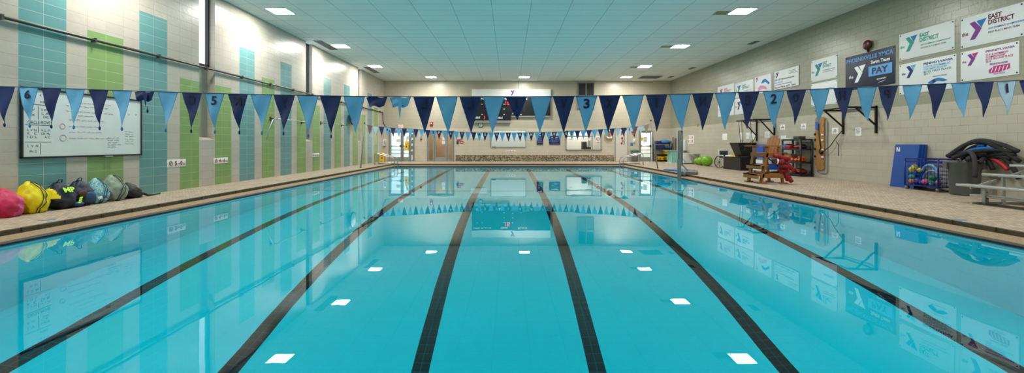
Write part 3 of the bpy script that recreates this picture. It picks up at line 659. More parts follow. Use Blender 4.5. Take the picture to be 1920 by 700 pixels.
# shelving in the corridor behind the left doors and the hanging wet floor sign
o = thing('metal_shelving', (bx(773), YB+.6, 0), 'open shelving with blue folded items behind the narrow left door pane', 'shelving')
a, b = xx(768.5, YB+.5), xx(777.5, YB+.5); m = MB()
for z in (.4, .8, 1.2, 1.6): m.box((a, YB+.5, z), (b, YB+.9, z+.03), ALU)
for x_ in (a, b-.03): m.box((x_, YB+.5, 0), (x_+.03, YB+.53, 1.95), ALU)
m.build('frame', o); TQ = mat('turquoise_fabric', '#3b8aa6', .7)
m = MB()
for z in (.43, .83, 1.23, 1.63): m.rbox((a+.04, YB+.52, z), (b-.05, YB+.85, z+.22), TQ, .03)
m.build('folded_items', o)
def wetsign(loc, s, lab, grp='yellow wet floor signs', ry=0):
    """folding A sign, width .3, height .6 times s"""
    r = thing('wet_floor_sign', loc, lab, 'sign', grp); x, y, z = loc
    for sg, nm in ((-1, 'front_panel'), (1, 'rear_panel')):
        t = Vector((x, y+sg*.03*s, z+.64*s)); bt = Vector((x, y+sg*.14*s, z))
        u = Vector((1, 0, 0)); v = (t-bt).normalized(); n = u.cross(v)
        M = Matrix((u, v, n)).transposed().to_4x4(); M.translation = bt
        w = .15*s; hh = .64*s
        m = MB(); m.prism([(-w, 0), (-w+.05*s, 0), (-w*.5, .06*s), (w*.5, .06*s), (w-.05*s, 0), (w, 0), (w*.72, hh), (w*.35, hh+.02*s), (-w*.35, hh+.02*s), (-w*.72, hh)], -.01, .01, YEL, M)
        m.build(nm, r)
        if sg < 0:
            m = MB(); m.prism([(-.06*s, .22*s), (.06*s, .22*s), (0, .36*s)], .0101, .014, BLACK, M); m.box((-.06*s, .42*s, .0101), (.06*s, .45*s, .014), BLACK, M); m.build('symbol', r)
    MB().tube([(x-.06*s, y, z+.64*s), (x-.04*s, y, z+.69*s), (x+.04*s, y, z+.69*s), (x+.06*s, y, z+.64*s)], .012, YEL, 8).build('handle', r)
wetsign((xx(762.6, YB-.2), YB-.2, zz(282.5, YB-.2)), .98, 'yellow wet floor sign hanging on the left double door')
wetsign((xx(717, 28.8), 28.8, 0), .98, 'yellow wet floor sign standing on the deck behind the left ladder rail')
tag(MB().box((xx(762.6, YB-.2)-.005, YB-.22, zz(282.5, YB-.2)+.66), (xx(762.6, YB-.2)+.005, YB-.05, zz(258, YB-.2)), DGREY).build('hanging_hook'), 'thin hook holding the hanging yellow sign on the door', 'hook')
paper('B', (743.5, 751, 261, 266.5), 'small grey notice on the pane of the left door', 2, ink=GREYI, group='notices on the back wall')
paper('B', (762.5, 767, 254.5, 259.5), 'small yellow and red notice over the hanging yellow sign', 1, ink=REDINK, group='notices on the back wall')
paper('B', (828.5, 834.5, 264, 270.5), 'white sheet on the wooden lobby door pane', 2, ink=GREYI, group='notices on the back wall')
paper('B', (829.5, 834, 257, 263), 'small sheet with red print on the lobby door, above the white one', 2, ink=REDINK, group='notices on the back wall')
r, w, h = panel('B', (746.5, 756, 234, 241.3), 'exit_sign', 'small exit sign with red letters above the left double door', 'sign', WHITE, t=.06)
write(r, 'EXIT', w*.1, h*.12, w*.8, h*.42, mat('exit_red', '#e05a40', .5, emit=1.5), .064, .04)
def pull(px, lab, horn=True, grp='red fire alarm devices'):
    r, w, h = panel('B', px, 'fire_alarm', lab, 'alarm', RED, grp, t=.06, part='body')
    MB().box((w*.3, h*.45, .06), (w*.7, h*.8, .075), WHITE).build('strobe', r, True)
pull((806, 812, 228.5, 236.5), 'red fire alarm strobe high on the back wall left of the scoreboard'); pull((788, 791.5, 258.5, 262.5), 'small red alarm pull on the back wall between the two door sets')
for i, px in enumerate(((857, 864, 260.7, 264.4), (862.5, 869, 264.8, 269.3))):
    r, w, h = panel('B', px, 'rescue_notice', ['red plate with white print by the lobby doors, upper', 'red plate with white print by the lobby doors, lower'][i], 'sign', RED, t=.02)
    MB().box((w*.15, h*.4, .02), (w*.85, h*.55, .023), WHITE).build('printing', r, True)
r = thing('wall_telephone', (bx(864), YB, bz(268)), 'small dark handset on the back wall by the red plates', 'telephone'); c = Vector((bx(858), YB-.03, bz(267.5)))
MB().rbox(c-Vector((.07, .03, .1)), c+Vector((.07, .029, .1)), DGREY, .02).build('body', r); MB().tube([c+Vector((-.02, -.04, -.08)), c+Vector((-.02, -.07, 0)), c+Vector((-.02, -.04, .08))], .02, BLACK, 8).build('handset', r)
r, w, h = panel('B', (717, 724, 261.5, 273.5), 'paper_dispenser', 'white towel dispenser on the back wall left of the double door', 'dispenser', WHITE, t=.22, part='body')
MB().box((w*.8, h*.2, .2), (w*1.0, h*.8, .225), DGREY).build('window', r, True)
# clock
r = thing('wall_clock', (bx(901.4), YB, bz(234.6)), 'small round wall clock with black rim under the scoreboard', 'clock', None, SIDE['B'])
MB().cyl((0, 0, 0), (0, 0, .03), .165, WHITE, 32).build('face', r, True); MB().ring((0, 0, .03), (0, 0, 1), .16, .016, BLACK, 32, 8).build('rim', r, True)
m = MB(); m.bar((0, 0, .034), (.07, .03, .034), .008, .012, BLACK); m.bar((0, 0, .034), (-.03, .1, .034), .008, .01, BLACK); m.build('hands', r, True)
# scoreboard
o = Vector((bx(885), YB, bz(226))); r = thing('scoreboard', o, 'black electronic scoreboard with red digits and a white header, on the back wall', 'scoreboard', None, SIDE['B'])
s = YB/F; SX = lambda px: (px-885)*s; SY = lambda py: (226-py)*s
BK = mat('scoreboard_black', '#141518', .4); LED = mat('led_red', '#ff2a3a', .5, emit=2.2); TR = mat('scoreboard_trim', '#8d9088', .5)
MB().box((SX(885), SY(217), .001), (SX(1031.5), SY(181), .16), BK).build('display', r, True)
MB().box((SX(885), SY(225.7), .001), (SX(958), SY(217.01), .15), BK).build('lower_display', r, True)
m = MB(); m.box((SX(958), SY(219.5), .001), (SX(1032.5), SY(217.01), .14), TR); m.box((SX(885), SY(231), .001), (SX(957), SY(225.71), .13), TR); m.build('ledge', r, True)
MB().box((SX(885), SY(181), .001), (SX(1032), SY(168), .18), WHITE).build('header', r, True)
logo(r, SX(957), SY(180), .37, I_('logo_purple', '#5b3b96'), I_('logo_red', '#d8452c'), .186, True, GREYI)
for (t_, a, b, y0, y1, k) in (('PLACE', 902, 921, 187.5, 184, WHITE), ('PLACE', 971, 988.5, 187.5, 184, WHITE), ('LANE', 888, 899, 187.5, 184, WHITE), ('TIME', 938, 952, 187.5, 184, WHITE), ('EVENT', 889.5, 901, 223, 219, WHITE), ('HEAT', 933, 943, 223, 219.3, WHITE)):
    write(r, t_, SX(a), SY(y0), SX(b)-SX(a), SY(y1)-SY(y0), k, .162, .03)
def digit(ch, x, y, w, h):
    seg = {'1': 'bc', '6': 'afgecd'}[ch]; m = MB(); t = w*.2
    P = {'a': ((0, h-t), (w, h)), 'g': ((0, h/2-t/2), (w, h/2+t/2)), 'd': ((0, 0), (w, t)), 'b': ((w-t, h/2), (w, h)), 'c': ((w-t, 0), (w, h/2)), 'f': ((0, h/2), (t, h)), 'e': ((0, 0), (t, h/2))}
    for q in seg: a, b = P[q]; m.box((x+a[0], y+a[1], .161), (x+b[0], y+b[1], .17), LED)
    m.build('led_digit', r, True)
digit('1', SX(946), SY(197), .1, .26); digit('6', SX(951.8), SY(197), .15, .26); digit('1', SX(905), SY(224.3), .13, .24)
m = MB()
for (px, py) in ((904, 196), (904, 215), (945, 196), (945, 205), (945, 215), (961, 196), (961, 205), (961, 214), (976.5, 215)): m.box((SX(px-1), SY(py+.6), .161), (SX(px+1.4), SY(py-.6), .164), WHITE)
m.build('small_labels', r, True)
m = MB()
for i in range(9): m.box((SX(982), SY(189+2.6*i), .161), (SX(984), SY(188+2.6*i), .163), DGREY)
m.box((SX(894.5), SY(196), .161), (SX(896), SY(194.8), .165), LED); m.build('lamp_columns', r, True)
# loudspeaker box
o = Vector((bx(1083), YB, bz(205))); r = thing('wall_louvre', o, 'tall two panel dark louvred unit high on the back wall beside the scoreboard', 'vent', None, SIDE['B']); w = 31*s; h = 50*s
m = MB()
for a, b in (((0, 0), (.05, h)), ((w-.05, 0), (w, h)), ((w/2-.03, 0), (w/2+.03, h)), ((0, 0), (w, .05)), ((0, h-.05), (w, h)), ((0, h*.48), (w, h*.52))): m.box((a[0], a[1], .001), (b[0], b[1], .08), GREY)
m.build('frame', r, True)
MB().box((.02, h*.5, .001), (w-.02, h-.02, .04), BLACK).build('dark_panel', r, True)
m = MB().box((.02, .02, .001), (w-.02, h*.5, .03), GREY)
for i in range(14): m.box((.05, .06+i*.06, .03), (w-.05, .085+i*.06, .055), GREY)
m.build('louvres', r, True)
tag(MB().box((bx(972)-.01, YB-.03, bz(168)), (bx(972)+.01, YB-.001, ZC), DGREY).build('cable_conduit'), 'thin conduit from the ceiling down to the scoreboard header', 'pipe')
# white boards, plaques
panel('B', (882.5, 913, 250.5, 260.3), 'notice_board', 'small white board half hidden by the far pennants, left of the screen', 'board', WHITE, t=.02)
r, w, h = panel('B', (920.7, 985.5, 244.5, 276), 'projection_board', 'wide blank white board in thin dark frame, centre of the back wall', 'board', mat('board_white', '#dfe3de', .3), t=.03, frame=DGREY, fw=.012)
MB().box((w*.03, .0, .03), (w*.14, .03, .05), BLACK).build('eraser', r, True)
for px, lab in (((1006.5, 1018, 252, 271.5), 'navy plaque with white lines, narrow one right of the white board'), ((1029.7, 1050, 255.5, 271.5), 'wide navy plaque with white lines left of the office window')):
    r, w, h = panel('B', px, 'rules_plaque', lab, 'sign', mat('plaque_navy', '#22265c', .5), t=.02, frame=GREY, fw=.012); m = MB()
    for i in range(6): m.box((w*.15, h*(.18+.11*i), .02), (w*(.85-.12*(i % 2)), h*(.205+.11*i), .023), mat('plaque_print', '#8f95c4', .6))
    m.box((w*.2, h*.85, .02), (w*.8, h*.9, .023), WHITE); m.build('printing', r, True)
# stone band
STONE = bpy.data.materials.new('pebble_stone'); STONE.use_nodes = True; n_ = STONE.node_tree; b_ = n_.nodes['Principled BSDF']
tc = n_.nodes.new('ShaderNodeTexCoord'); vo = n_.nodes.new('ShaderNodeTexVoronoi'); vo.inputs['Scale'].default_value = 17; cr = n_.nodes.new('ShaderNodeValToRGB'); sp = n_.nodes.new('ShaderNodeSeparateColor')
n_.links.new(tc.outputs['Object'], vo.inputs['Vector']); n_.links.new(vo.outputs['Color'], sp.inputs[0]); n_.links.new(sp.outputs[0], cr.inputs[0]); n_.links.new(cr.outputs[0], b_.inputs['Base Color'])
cr.color_ramp.interpolation = 'CONSTANT'; e = cr.color_ramp.elements; e[0].color = lin('#6a5d4a'); e[1].position = .35; e[1].color = lin('#93866f')
for p_, c_ in ((.6, '#b3a588'), (.85, '#4a3f32')): q = e.new(p_); q.color = lin(c_)
tag(MB().box((bx(854.5), YB-.06, 0), (bx(1151), YB-.001, bz(291)), STONE).build('stone_band'), 'long low pebble stone band at the foot of the back wall', 'stone band')
# life ring
c = Vector((bx(1142), YB-.08, bz(252.5))); r = thing('life_ring', c, 'white and yellow life ring with red cross piece hanging on the back wall', 'life ring')
MB().ring(c, (0, 1, 0), .25, .065, mat('ring_white', '#e9e6de', .5), 32, 10).build('ring', r)
m = MB()
for a in (.5, 2.07, 3.64, 5.2): m.ring(c, (0, 1, 0), .25, .069, YEL, 5, 10, a, a+.32)
m.build('bands', r)
MB().rbox(c+Vector((-.06, .0, -.12)), c+Vector((.06, .06, .12)), mat('orange_float', '#d4632a', .6), .03).build('float', r)
m = MB()
for k in range(3): m.ring(c+Vector((0, .03, -.12-.03*k)), (0, 1, 0), .24+.02*k, .008, mat('rope_tan', '#b9a98c', .8), 24, 5, 2.2, 4.1) if False else m.tube([c+Vector((.24*math.cos(t_)*(1+.05*k), .03, -.1-.05*k+.24*math.sin(t_))) for t_ in [math.pi+i*math.pi/12 for i in range(13)]], .008, mat('rope_tan', '#b9a98c', .8), 5)
m.build('rope', r)
# wiper broom, small devices
x = bx(1170); r = thing('wiper_broom', (x, YB-.06, 0), 'long handled dark squeegee hung head up on the cream door', 'broom')
MB().cyl((x, YB-.07, bz(270.5)), (x, YB-.07, bz(243)), .017, DGREY, 8).build('handle', r); MB().rbox((x-.15, YB-.1, bz(243.5)), (x+.15, YB-.04, bz(240.5)), BLACK, .01).build('head', r)
for px, lab in (((1164, 1167, 246, 253.5), 'dark narrow notice on the cream door, top'), ((1164.5, 1168, 257.5, 261.5), 'red square notice on the cream door, middle'), ((1166.5, 1168.5, 262.5, 267), 'dark small notice on the cream door'), ((1163.8, 1167, 267, 271), 'red square notice on the cream door, lowest')):
    panel('B', px, 'notice', lab, 'notice', RED if 'red' in lab else GREYI, 'notices on the cream door', t=.035, part='sheet')
panel('B', (1184, 1190, 246.5, 249.5), 'alarm_box', 'small red box above the telephone between the right doors', 'alarm', RED, t=.06)
panel('B', (1182, 1187, 267.5, 273.8), 'notice', 'blue square notice beside the right glass door', 'notice', mat('blue_notice', '#2f7fb8', .6), t=.006, part='sheet')
r, w, h = panel('B', (1187.3, 1191, 260.5, 267.5), 'wall_telephone', 'white wall telephone between the right doors', 'telephone', WHITE, t=.06, part='body'); MB().tube([(w*.3, h*.1, .08), (w*.3, h*.5, .1), (w*.3, h*.9, .08)], .018, WHITE, 8).build('handset', r, True)
panel('B', (1187.5, 1190.5, 252, 256), 'wall_box', 'dark small box over the white telephone', 'box', DGREY, t=.05)
paper('B', (1206, 1213, 256, 267), 'grey printed sheet on the right glass door', 3, ink=GREYI, group='notices on the back wall')
panel('B', (1202, 1205.5, 257.5, 264), 'notice', 'yellow sheet on the right glass door', 'notice', YEL, t=.004, part='sheet', off=.01)
# bin with green top
x = xx(1190, 29.5); r = thing('trash_can', (x, 29.5, 0), 'grey bin with a green lid beside the right glass door', 'bin')
MB().lathe((x, 29.5, 0), [(0, 0), (.21, 0), (.25, .62), (.27, .64), (.27, .68), (0, .68)], GREY, 20).build('body', r)
MB().lathe((x, 29.5, .66), [(.29, 0), (.29, .07), (.2, .12), (0, .13)], mat('green_lid', '#1f6b4a', .5), 20).build('lid', r)
MB().box((x-.09, 29.24, .38), (x+.09, 29.255, .5), WHITE).build('label_plate', r)
# ---------------------------------------------------------------- pennant lines
F_LB = mat('pennant_light_blue', '#70bfee', .6, bump=.35, bscale=12); F_NV = mat('pennant_navy', '#0c2c66', .6, bump=.35, bscale=12)
F_HEM = mat('pennant_hem', '#3a84c0', .7); F_PALE = mat('pennant_pale', '#b4d4ea', .6, bump=.3, bscale=12); F_MAUVE = mat('pennant_faded', '#6b5560', .7); F_TAN = mat('pennant_tan', '#9c8c80', .7)
F_INK = mat('pennant_ghost_ink', '#0b1b40', .7); ROPE = mat('line_rope', '#2c4468', .7); F_WHT = mat('pennant_white_ink', '#dfe6ee', .6)
def lerp_pts(pts, x):
    if x <= pts[0][0]: a, b = pts[0], pts[1]
    elif x >= pts[-1][0]: a, b = pts[-2], pts[-1]
    else: a, b = [(p, q) for p, q in zip(pts, pts[1:]) if p[0] <= x <= q[0]][0]
    t = (x-a[0])/(b[0]-a[0]); return a[1]+(b[1]-a[1])*t
def smooth_line(pts, x, r=60):
    return sum(lerp_pts(pts, x+d) for d in (-r, -r/2, 0, r/2, r))/5
def pennant(root, X, Y, z, slope, w, L, mt, hem, k, shape='tri', char=None, ink=None, mirror=False, tassel=False, detail=True):
    rnd = random.Random(k*31+7); am = .009*w/.26; ph = rnd.random()*6; lean = rnd.uniform(-.018, .018); tw = rnd.uniform(-.25, .25)
    def disp(x, v): return am*math.sin(x/w*7+ph+v*5)*(0.3+v)+x*tw*v*.6+.012*math.sin(v*4+ph)*v
    m = MB(); nc, nr = (8, 10) if detail else (4, 5)
    us = [-.5, -.46]+[-.46+.92*i/nc for i in range(1, nc)]+[.46, .5]
    vs = []; fs = []; mt_i = []
    for j in range(nr+1):
        v = j/nr
        for u in us:
            if shape == 'tri': f = max(.02, 1-v**1.04); x = u*w*f+lean*v; zz_ = -v*L
            elif shape == 'fold': f = 1-.32*v; x = u*w*f; zz_ = -v*L*.27-(.01*math.sin(u*9))
            x_, z_ = x, zz_+slope*x
            vs.append(Vector((X+x_, Y+disp(x, v), z+z_)))
    n = len(us)
    for j in range(nr):
        for i in range(n-1):
            (m.add)([vs[j*n+i], vs[(j+1)*n+i], vs[(j+1)*n+i+1], vs[j*n+i+1]], [(0, 1, 2, 3)], hem if (i in (0, n-2)) else mt, True)
    o = m.build('pennant', root)
    bmx = bmesh.new(); bmx.from_mesh(o.data); bmesh.ops.remove_doubles(bmx, verts=bmx.verts, dist=1e-5); bmx.to_mesh(o.data); bmx.free()
    if shape == 'fold' and detail and k != 16:   # the folded over tip hanging below
        m = MB(); x0 = rnd.uniform(-.01, .02); hw = w*.13
        m.add([(X+x0-hw, Y-.012, z-.01), (X+x0+hw, Y-.012, z-.01), (X+x0, Y-.012, z-L*(.62 if mt is not F_NV else .45))], [(0, 2, 1)], mt); m.build('folded_tip', o)
    if char:
        ch = w*.46 if detail else w*.5; cw = ch*.62*(.35 if char in '1I' else 1)*(1.25 if char in 'MW' else 1)
        mb = text_mb(char, -cw/2, -ch-.03*w/.26, cw, ch, ink, 0, mirror=mirror, bold=.03)
        for p in mb.v: x = p.x; v = -p.y/L; yy = disp(x, v)-(.006 if detail else .012); p.x, p.y, p.z = X+x+lean*v, Y+yy, z+p.y+slope*x
        mb.build('lettering', o)
    if tassel:
        tx = X+lean; m = MB(); zt = z-L
        if shape == 'fold': tx = X+x0; zt = z-L*.45
        m.cyl((tx, Y+disp(0, 1), zt+.01), (tx, Y+disp(0, 1), zt-.03), .003, mt, 6); m.sphere((tx, Y+disp(0, 1), zt-.045), .011, mt if mt is not F_LB else F_HEM, 8, 6, (1, 1, 2.2)); m.build('tassel', o)
    return o
# near line
NY = 5.16; k_ = NY/F
top = [(-204, 156), (0, 162), (130, 166.5), (263, 171), (420, 176), (560, 179), (730, 181.5), (954, 181.5), (1100, 180.3), (1275, 177), (1451, 171), (1627, 163), (1760, 157.5), (1887, 152), (2112, 142)]
def ntop(px): return smooth_line(top, px, 50)
rt = thing('pennant_line', ((0-0)*k_, NY, 1.73), 'near line of light blue and navy pennants with lane numbers, strung across the whole pool', 'bunting', 'backstroke pennant lines')
MB().tube([((px-VX)*k_, NY, H+(VY-ntop(px))*k_) for px in range(-204, 2113, 36)], .005, ROPE, 6).build('rope', rt)
nums = {53: '6', 402: '5', 1100: '3', 1451: '2', 1887: '1'}
ghost = {1665: 'P', 1581: 'H', 1493: 'O', 1404: 'E', 1318: 'N', 1231: 'I', 1143: 'X', 1057: 'V', 968: 'I', 882: 'L', 795: 'L', 533: 'Y', 446: 'M', 360: 'C'}
cent = [10, 53, 96, 141, 185, 229, 271, 315, 360, 402, 446, 490, 533, 577, 620, 664, 707, 751, 795, 838, 882, 926, 968, 1014, 1057, 1100, 1143, 1187, 1231, 1275, 1318, 1361, 1404, 1451, 1493, 1537, 1581, 1625, 1665, 1711, 1757, 1802, 1845, 1887, 1930, 1972, 2016, -34, -78, -122]
for i, px in enumerate(cent):
    idx = sorted(cent).index(px); dark = (idx-sorted(cent).index(10)) % 2 == 0
    sl = -(ntop(px+15)-ntop(px-15))/30
    shp = 'fold' if px in (271, 707, 751) else 'tri'
    edge = abs(px-VX) > 500
    ln = .425 if 560 < px < 1480 else .40
    if px in (1845,): ln = .41
    if px == 968: ln = .27
    pale = px == 1887
    pennant(rt, (px-VX)*k_, NY, H+(VY-ntop(px))*k_-.004, sl, .232 if edge else .25, ln, F_NV if dark else (F_PALE if pale else F_LB), F_NV if dark else F_HEM, i, shp,
            nums.get(px) or ghost.get(px), NAVYINK if px in nums else F_INK, px in ghost, tassel=(px < 640))
# far line
FY = 20.9; kf = FY/F
ftop = [(683, 234), (707, 237.4), (728, 239.3), (775, 242), (815, 244.8), (850, 247), (900, 248.8), (950, 249.2), (990, 248.8), (1040, 247.6), (1075, 246), (1115, 243.6), (1150, 241.3), (1175, 239.3), (1210, 236), (1222, 231)]
def ft(px): return smooth_line(ftop, px, 10) if 700 < px < 1205 else lerp_pts(ftop, px)
rt = thing('pennant_line', (0, FY, H+20*kf), 'far line of small pennants spelling PAY SWIMMING, strung between two leaning poles', 'bunting', 'backstroke pennant lines')
MB().tube([((px-VX)*kf, FY, H+(VY-ft(px))*kf) for px in range(684, 1223, 8)], .006, ROPE, 6).build('rope', rt)
fl = {}
for i in range(49):
    px = 693.5+10.76*i*1.005
    fl[i] = px
letters = 'P A Y   S W I M M I N G'.replace(' ', ' ')
dk = {13: 'P', 15: 'A', 17: 'Y', 21: 'S', 23: 'W', 25: 'I', 27: 'M', 29: 'M', 31: 'I', 33: 'N', 35: 'G'}
fn_ = {3: '6', 11: '5', 19: '4', 27: '3', 35: '2', 45: '1'}
for i, px in fl.items():
    dark = i % 2 == 0
    mt = F_NV if dark else F_LB; ch = None; ink = F_WHT; mir = False
    j = i-1
    if i == 0: mt = F_MAUVE
    if i == 1: mt = F_PALE
    if i >= 43 and not dark: mt = F_PALE
    if i == 46: mt = F_MAUVE
    if i == 48: mt = F_TAN
    if dark and (i-12) >= 0 and (i-12) % 2 == 0 and (i-12)//2 < 12:
        ch = 'PAY SWIMMING'[(i-12)//2]; ch = None if ch == ' ' else ch
    if not dark and i in fn_: ch = fn_[i]; ink = NAVYINK; mir = True
    pennant(rt, (px-VX)*kf, FY, H+(VY-ft(px))*kf-.004, -(ft(px+3)-ft(px-3))/6, .25, .42, mt, mt, 100+i, 'tri', ch, ink, mir, detail=False)
# poles of both lines
def pole(bx_, by, tx, tz, lab, group='leaning pennant poles'):
    r = thing('pennant_pole', (bx_, by, 0), lab, 'pole', group)
    MB().cyl((bx_, by, 0), (tx, by, tz), .028, GREY, 10).build('pole', r); MB().lathe((bx_, by, 0), [(0, 0), (.06, 0), (.06, .02), (.03, .03)], DGREY, 16).build('socket', r)
    MB().sphere((tx, by, tz+.02), .04, BLACK, 10, 8).build('cap', r)
pole(xx(676.3, 21.8), 21.8, xx(683.5, 21.8), zz(232, 21.8), 'leaning grey pole at the left pool edge holding the far pennant line')
pole(xx(1233, 21.4), 21.4, xx(1220.5, 21.4), zz(227, 21.4), 'leaning grey pole at the right pool edge holding the far pennant line')
pole(-7.2, NY, -7.2, 1.9, 'upright pole at the left pool edge holding the near pennant line'); pole(7.2, NY, 7.2, 1.98, 'upright pole at the right pool edge holding the near pennant line')

# ---------------------------------------------------------------- ladder rails
def ladder(sg, lab):
    xw = sg*6.36; r = thing('pool_ladder', (sg*7.0, 25, 0), lab, 'ladder', 'stainless pool ladder rails')
    for Y in (24.6, 25.35):
        pts = [(xw, Y, -1.1), (xw, Y, .25)]
        for i in range(1, 7): a = i/6*math.radians(68); pts.append((xw+sg*(.18-.18*math.cos(a)), Y, .25+.18*math.sin(a)))
        pts += [(sg*7.25, Y, .62), (sg*7.36, Y, .645)]
        for i in range(1, 6): a = math.radians(75)-i/5*math.radians(75); pts.append((sg*(7.36+.1*math.cos(a)), Y, .545+.1*math.sin(a)))
        pts += [(sg*7.47, Y, .0)]
        m = MB(); m.tube(pts, .022, STEEL, 10); m.tube([(xw, Y, .08), (sg*7.47, Y, .06)], .016, STEEL, 8); m.build('rail', r)
        MB().lathe((sg*7.47, Y, 0), [(0, 0), (.06, 0), (.055, .02), (.025, .025)], STEEL, 16).build('flange', r)
    for z in (-.35, -.65, -.95): MB().box((xw-.04, 24.6, z), (xw+.04, 25.35, z+.03), STEEL).build('tread', r)
ladder(-1, 'stainless grab rails entering the water at the far left pool corner'); ladder(1, 'stainless grab rails entering the water at the far right pool corner')

# ---------------------------------------------------------------- bags along the left wall
def bag(loc, w, d, h, m1, lab, seed, lean=0, m2=None, top=.5, cord=None, rough=.05, group='swim bags along the left wall', split=None, handle=False):
    """soft drawstring bag: w along the wall (Y), d out from the wall (X)"""
    r = thing('swim_bag', loc, lab, 'bag', group); x, y, z = loc
    def fn(dv, p):
        t = (dv.z+1)/2     # 0 bottom .. 1 top
        q = Vector((dv.x, dv.y, dv.z)); sx = abs(q.x)**.8*math.copysign(1, q.x); sy = abs(q.y)**.8*math.copysign(1, q.y)
        taper = 1-(1-top)*max(0, (t-.35)/.65)**1.6
        nz = noise.noise(Vector((q.x*2.2+seed*7, q.y*2.2, q.z*2.2)))*.16+noise.noise(Vector((q.x*6+seed*3, q.y*6, q.z*5)))*rough*1.6
        fold = rough*.6*math.sin(math.atan2(q.y, q.x)*9+seed)*max(0, t-.3)
        f = 1+nz+fold
        zz_ = max(-.86, q.z*(1+nz*.4)); zz_ = (zz_+.86)/1.86*h
        return Vector((sx*d/2*taper*f-.04*t, sy*w/2*taper*f+lean*t*t, zz_))
    m = MB(); m.sphere(loc, 1, m1, 48, 32, fn=fn)
    if m2:
        k2 = m.m(m2)
        for i, f in enumerate(m.f):
            c = sum((m.v[q] for q in f), Vector())/len(f)
            if split(c-Vector(loc)): m.mi[i] = k2
    m.build('bag_body', r)
    if cord:
        m = MB(); 
        for s_ in (-.18, .1):
            pts = []
            for i in range(14):
                t = i/13; th = math.pi*(.06+.85*t); ph = s_*1.3+.35*math.sin(t*5+s_)
                dv = Vector((math.sin(th)*math.cos(ph), math.sin(th)*math.sin(ph), math.cos(th))); p = fn(dv, dv); pts.append(Vector(loc)+p+Vector((.012, 0, .003)))
            m.tube(pts, .006, cord, 6)
        m.build('drawstring', r)
    if handle:
        m = MB(); tp = Vector((x-.02, y+lean, z+h)); m.tube([tp+Vector((0, -.05, -.02)), tp+Vector((.03, -.03, .04)), tp+Vector((.03, .03, .04)), tp+Vector((0, .05, -.02))], .009, BLACK, 6); m.build('handle', r)
    return r, fn
NP = lambda k, c, **q: mat(k, c, .55, bump=.35, bscale=18, **q)
PINK = NP('pink_nylon', '#d04a86'); PINK2 = NP('hot_pink_nylon', '#c2184e'); YLB = NP('yellow_nylon', '#e6d400'); NAVB = NP('navy_fabric', '#141c30'); SAGE = NP('sage_nylon', '#8b9a88'); BLKB = NP('black_fabric', '#17181c')
CYB = mat('cyan_fabric', '#16466c', .6); BRB = mat('brown_fabric', '#4e3323', .7); LIME = mat('lime_print', '#b6e83a', .6, emit=.25)
PAT = bpy.data.materials.new('patterned_fabric'); PAT.use_nodes = True; n_ = PAT.node_tree; b_ = n_.nodes['Principled BSDF']; tc = n_.nodes.new('ShaderNodeTexCoord')
nz = n_.nodes.new('ShaderNodeTexNoise'); nz.inputs['Scale'].default_value = 11; nz.inputs['Distortion'].default_value = 2.5; cr = n_.nodes.new('ShaderNodeValToRGB'); cr.color_ramp.interpolation = 'CONSTANT'
n_.links.new(tc.outputs['Object'], nz.inputs['Vector']); n_.links.new(nz.outputs['Fac'], cr.inputs[0]); n_.links.new(cr.outputs[0], b_.inputs['Base Color'])
e = cr.color_ramp.elements; e[0].color = lin('#2f6ea8'); e[1].position = .42; e[1].color = lin('#6fb3c8')
for p_, c_ in ((.5, '#a9cfd0'), (.57, '#7fae5a'), (.63, '#3f86b8')): q = e.new(p_); q.color = lin(c_)
def lz(px, py, X=-8.2): Y = F*(-X)/(VX-px); return Y
bag((-8.12, 7.12, 0), .46, .44, .47, PINK, 'bright pink and red plastic bag at the left edge of the row', 1, m2=PINK2, split=lambda c: c.y < .0+c.z*.25, top=.5)
bag((-8.13, 7.58, 0), .40, .38, .54, YLB, 'bright yellow drawstring bag with black cords, between the pink and navy bags', 2, cord=BLKB, top=.55, lean=-.05)
r, fn = bag((-8.15, 8.06, 0), .44, .40, .49, NAVB, 'navy backpack with yellow side and lime M P lettering, right of the yellow bag', 3, m2=YLB, split=lambda c: c.y < -.15 and c.z > .2, handle=True, lean=-.02)
Mx = Matrix.Translation((-8.15+.13, 8.06, .28)) @ SIDE['L'].to_4x4() @ Matrix.Rotation(-.5, 4, 'X')
t_ = text_mb('MP', -.1, 0, .2, .10, LIME, .05, bold=.03); t_.v = [Mx @ v for v in t_.v]; t_.build('lettering', r)
Mx = Matrix.Translation((-8.15+.19, 8.16, .08)) @ SIDE['L'].to_4x4() @ Matrix.Rotation(-.2, 4, 'X')
m = MB()
for i in range(3): m.prism([(0+.02*i, .04*i), (.05+.02*i, .04*i), (.07+.02*i, .03+.04*i), (.02+.02*i, .03+.04*i)], .02, .03, LIME, Mx)
m.build('stripes', r)
MB().sphere((-8.02, 8.24, .06), .08, CYB, 14, 10, (.8, 1.3, .6)).build('side_pocket', r)
r, fn = bag((-8.17, 8.43, 0), .42, .38, .49, NAVB, 'black and navy backpack with blue and brown patches, middle of the bag row', 4, handle=True)
m = MB(); m.sphere((-8.02, 8.48, .16), .095, CYB, 16, 10, (.4, 1.3, 1.1)); m.build('front_pocket', r); MB().sphere((-8.02, 8.34, .24), .075, BRB, 14, 10, (.4, 1.1, .9)).build('brown_patch', r)
MB().rbox((-7.99, 8.6, .1), (-7.96, 8.68, .15), PAPER, .01).build('hang_tag', r)
bag((-8.17, 8.80, 0), .36, .32, .50, PAT, 'blue green and white patterned drawstring bag beside the sage bag', 5, cord=CYB, top=.5)
bag((-8.19, 9.22, 0), .44, .36, .54, SAGE, 'plump sage grey drawstring bag against the teal stripe', 6, top=.58, lean=-.05, cord=BLKB)
r, fn = bag((-8.2, 9.66, 0), .42, .32, .34, BLKB, 'slumped black bag with a strap trailing on the deck, last in the row', 8, top=.35, lean=-.1)
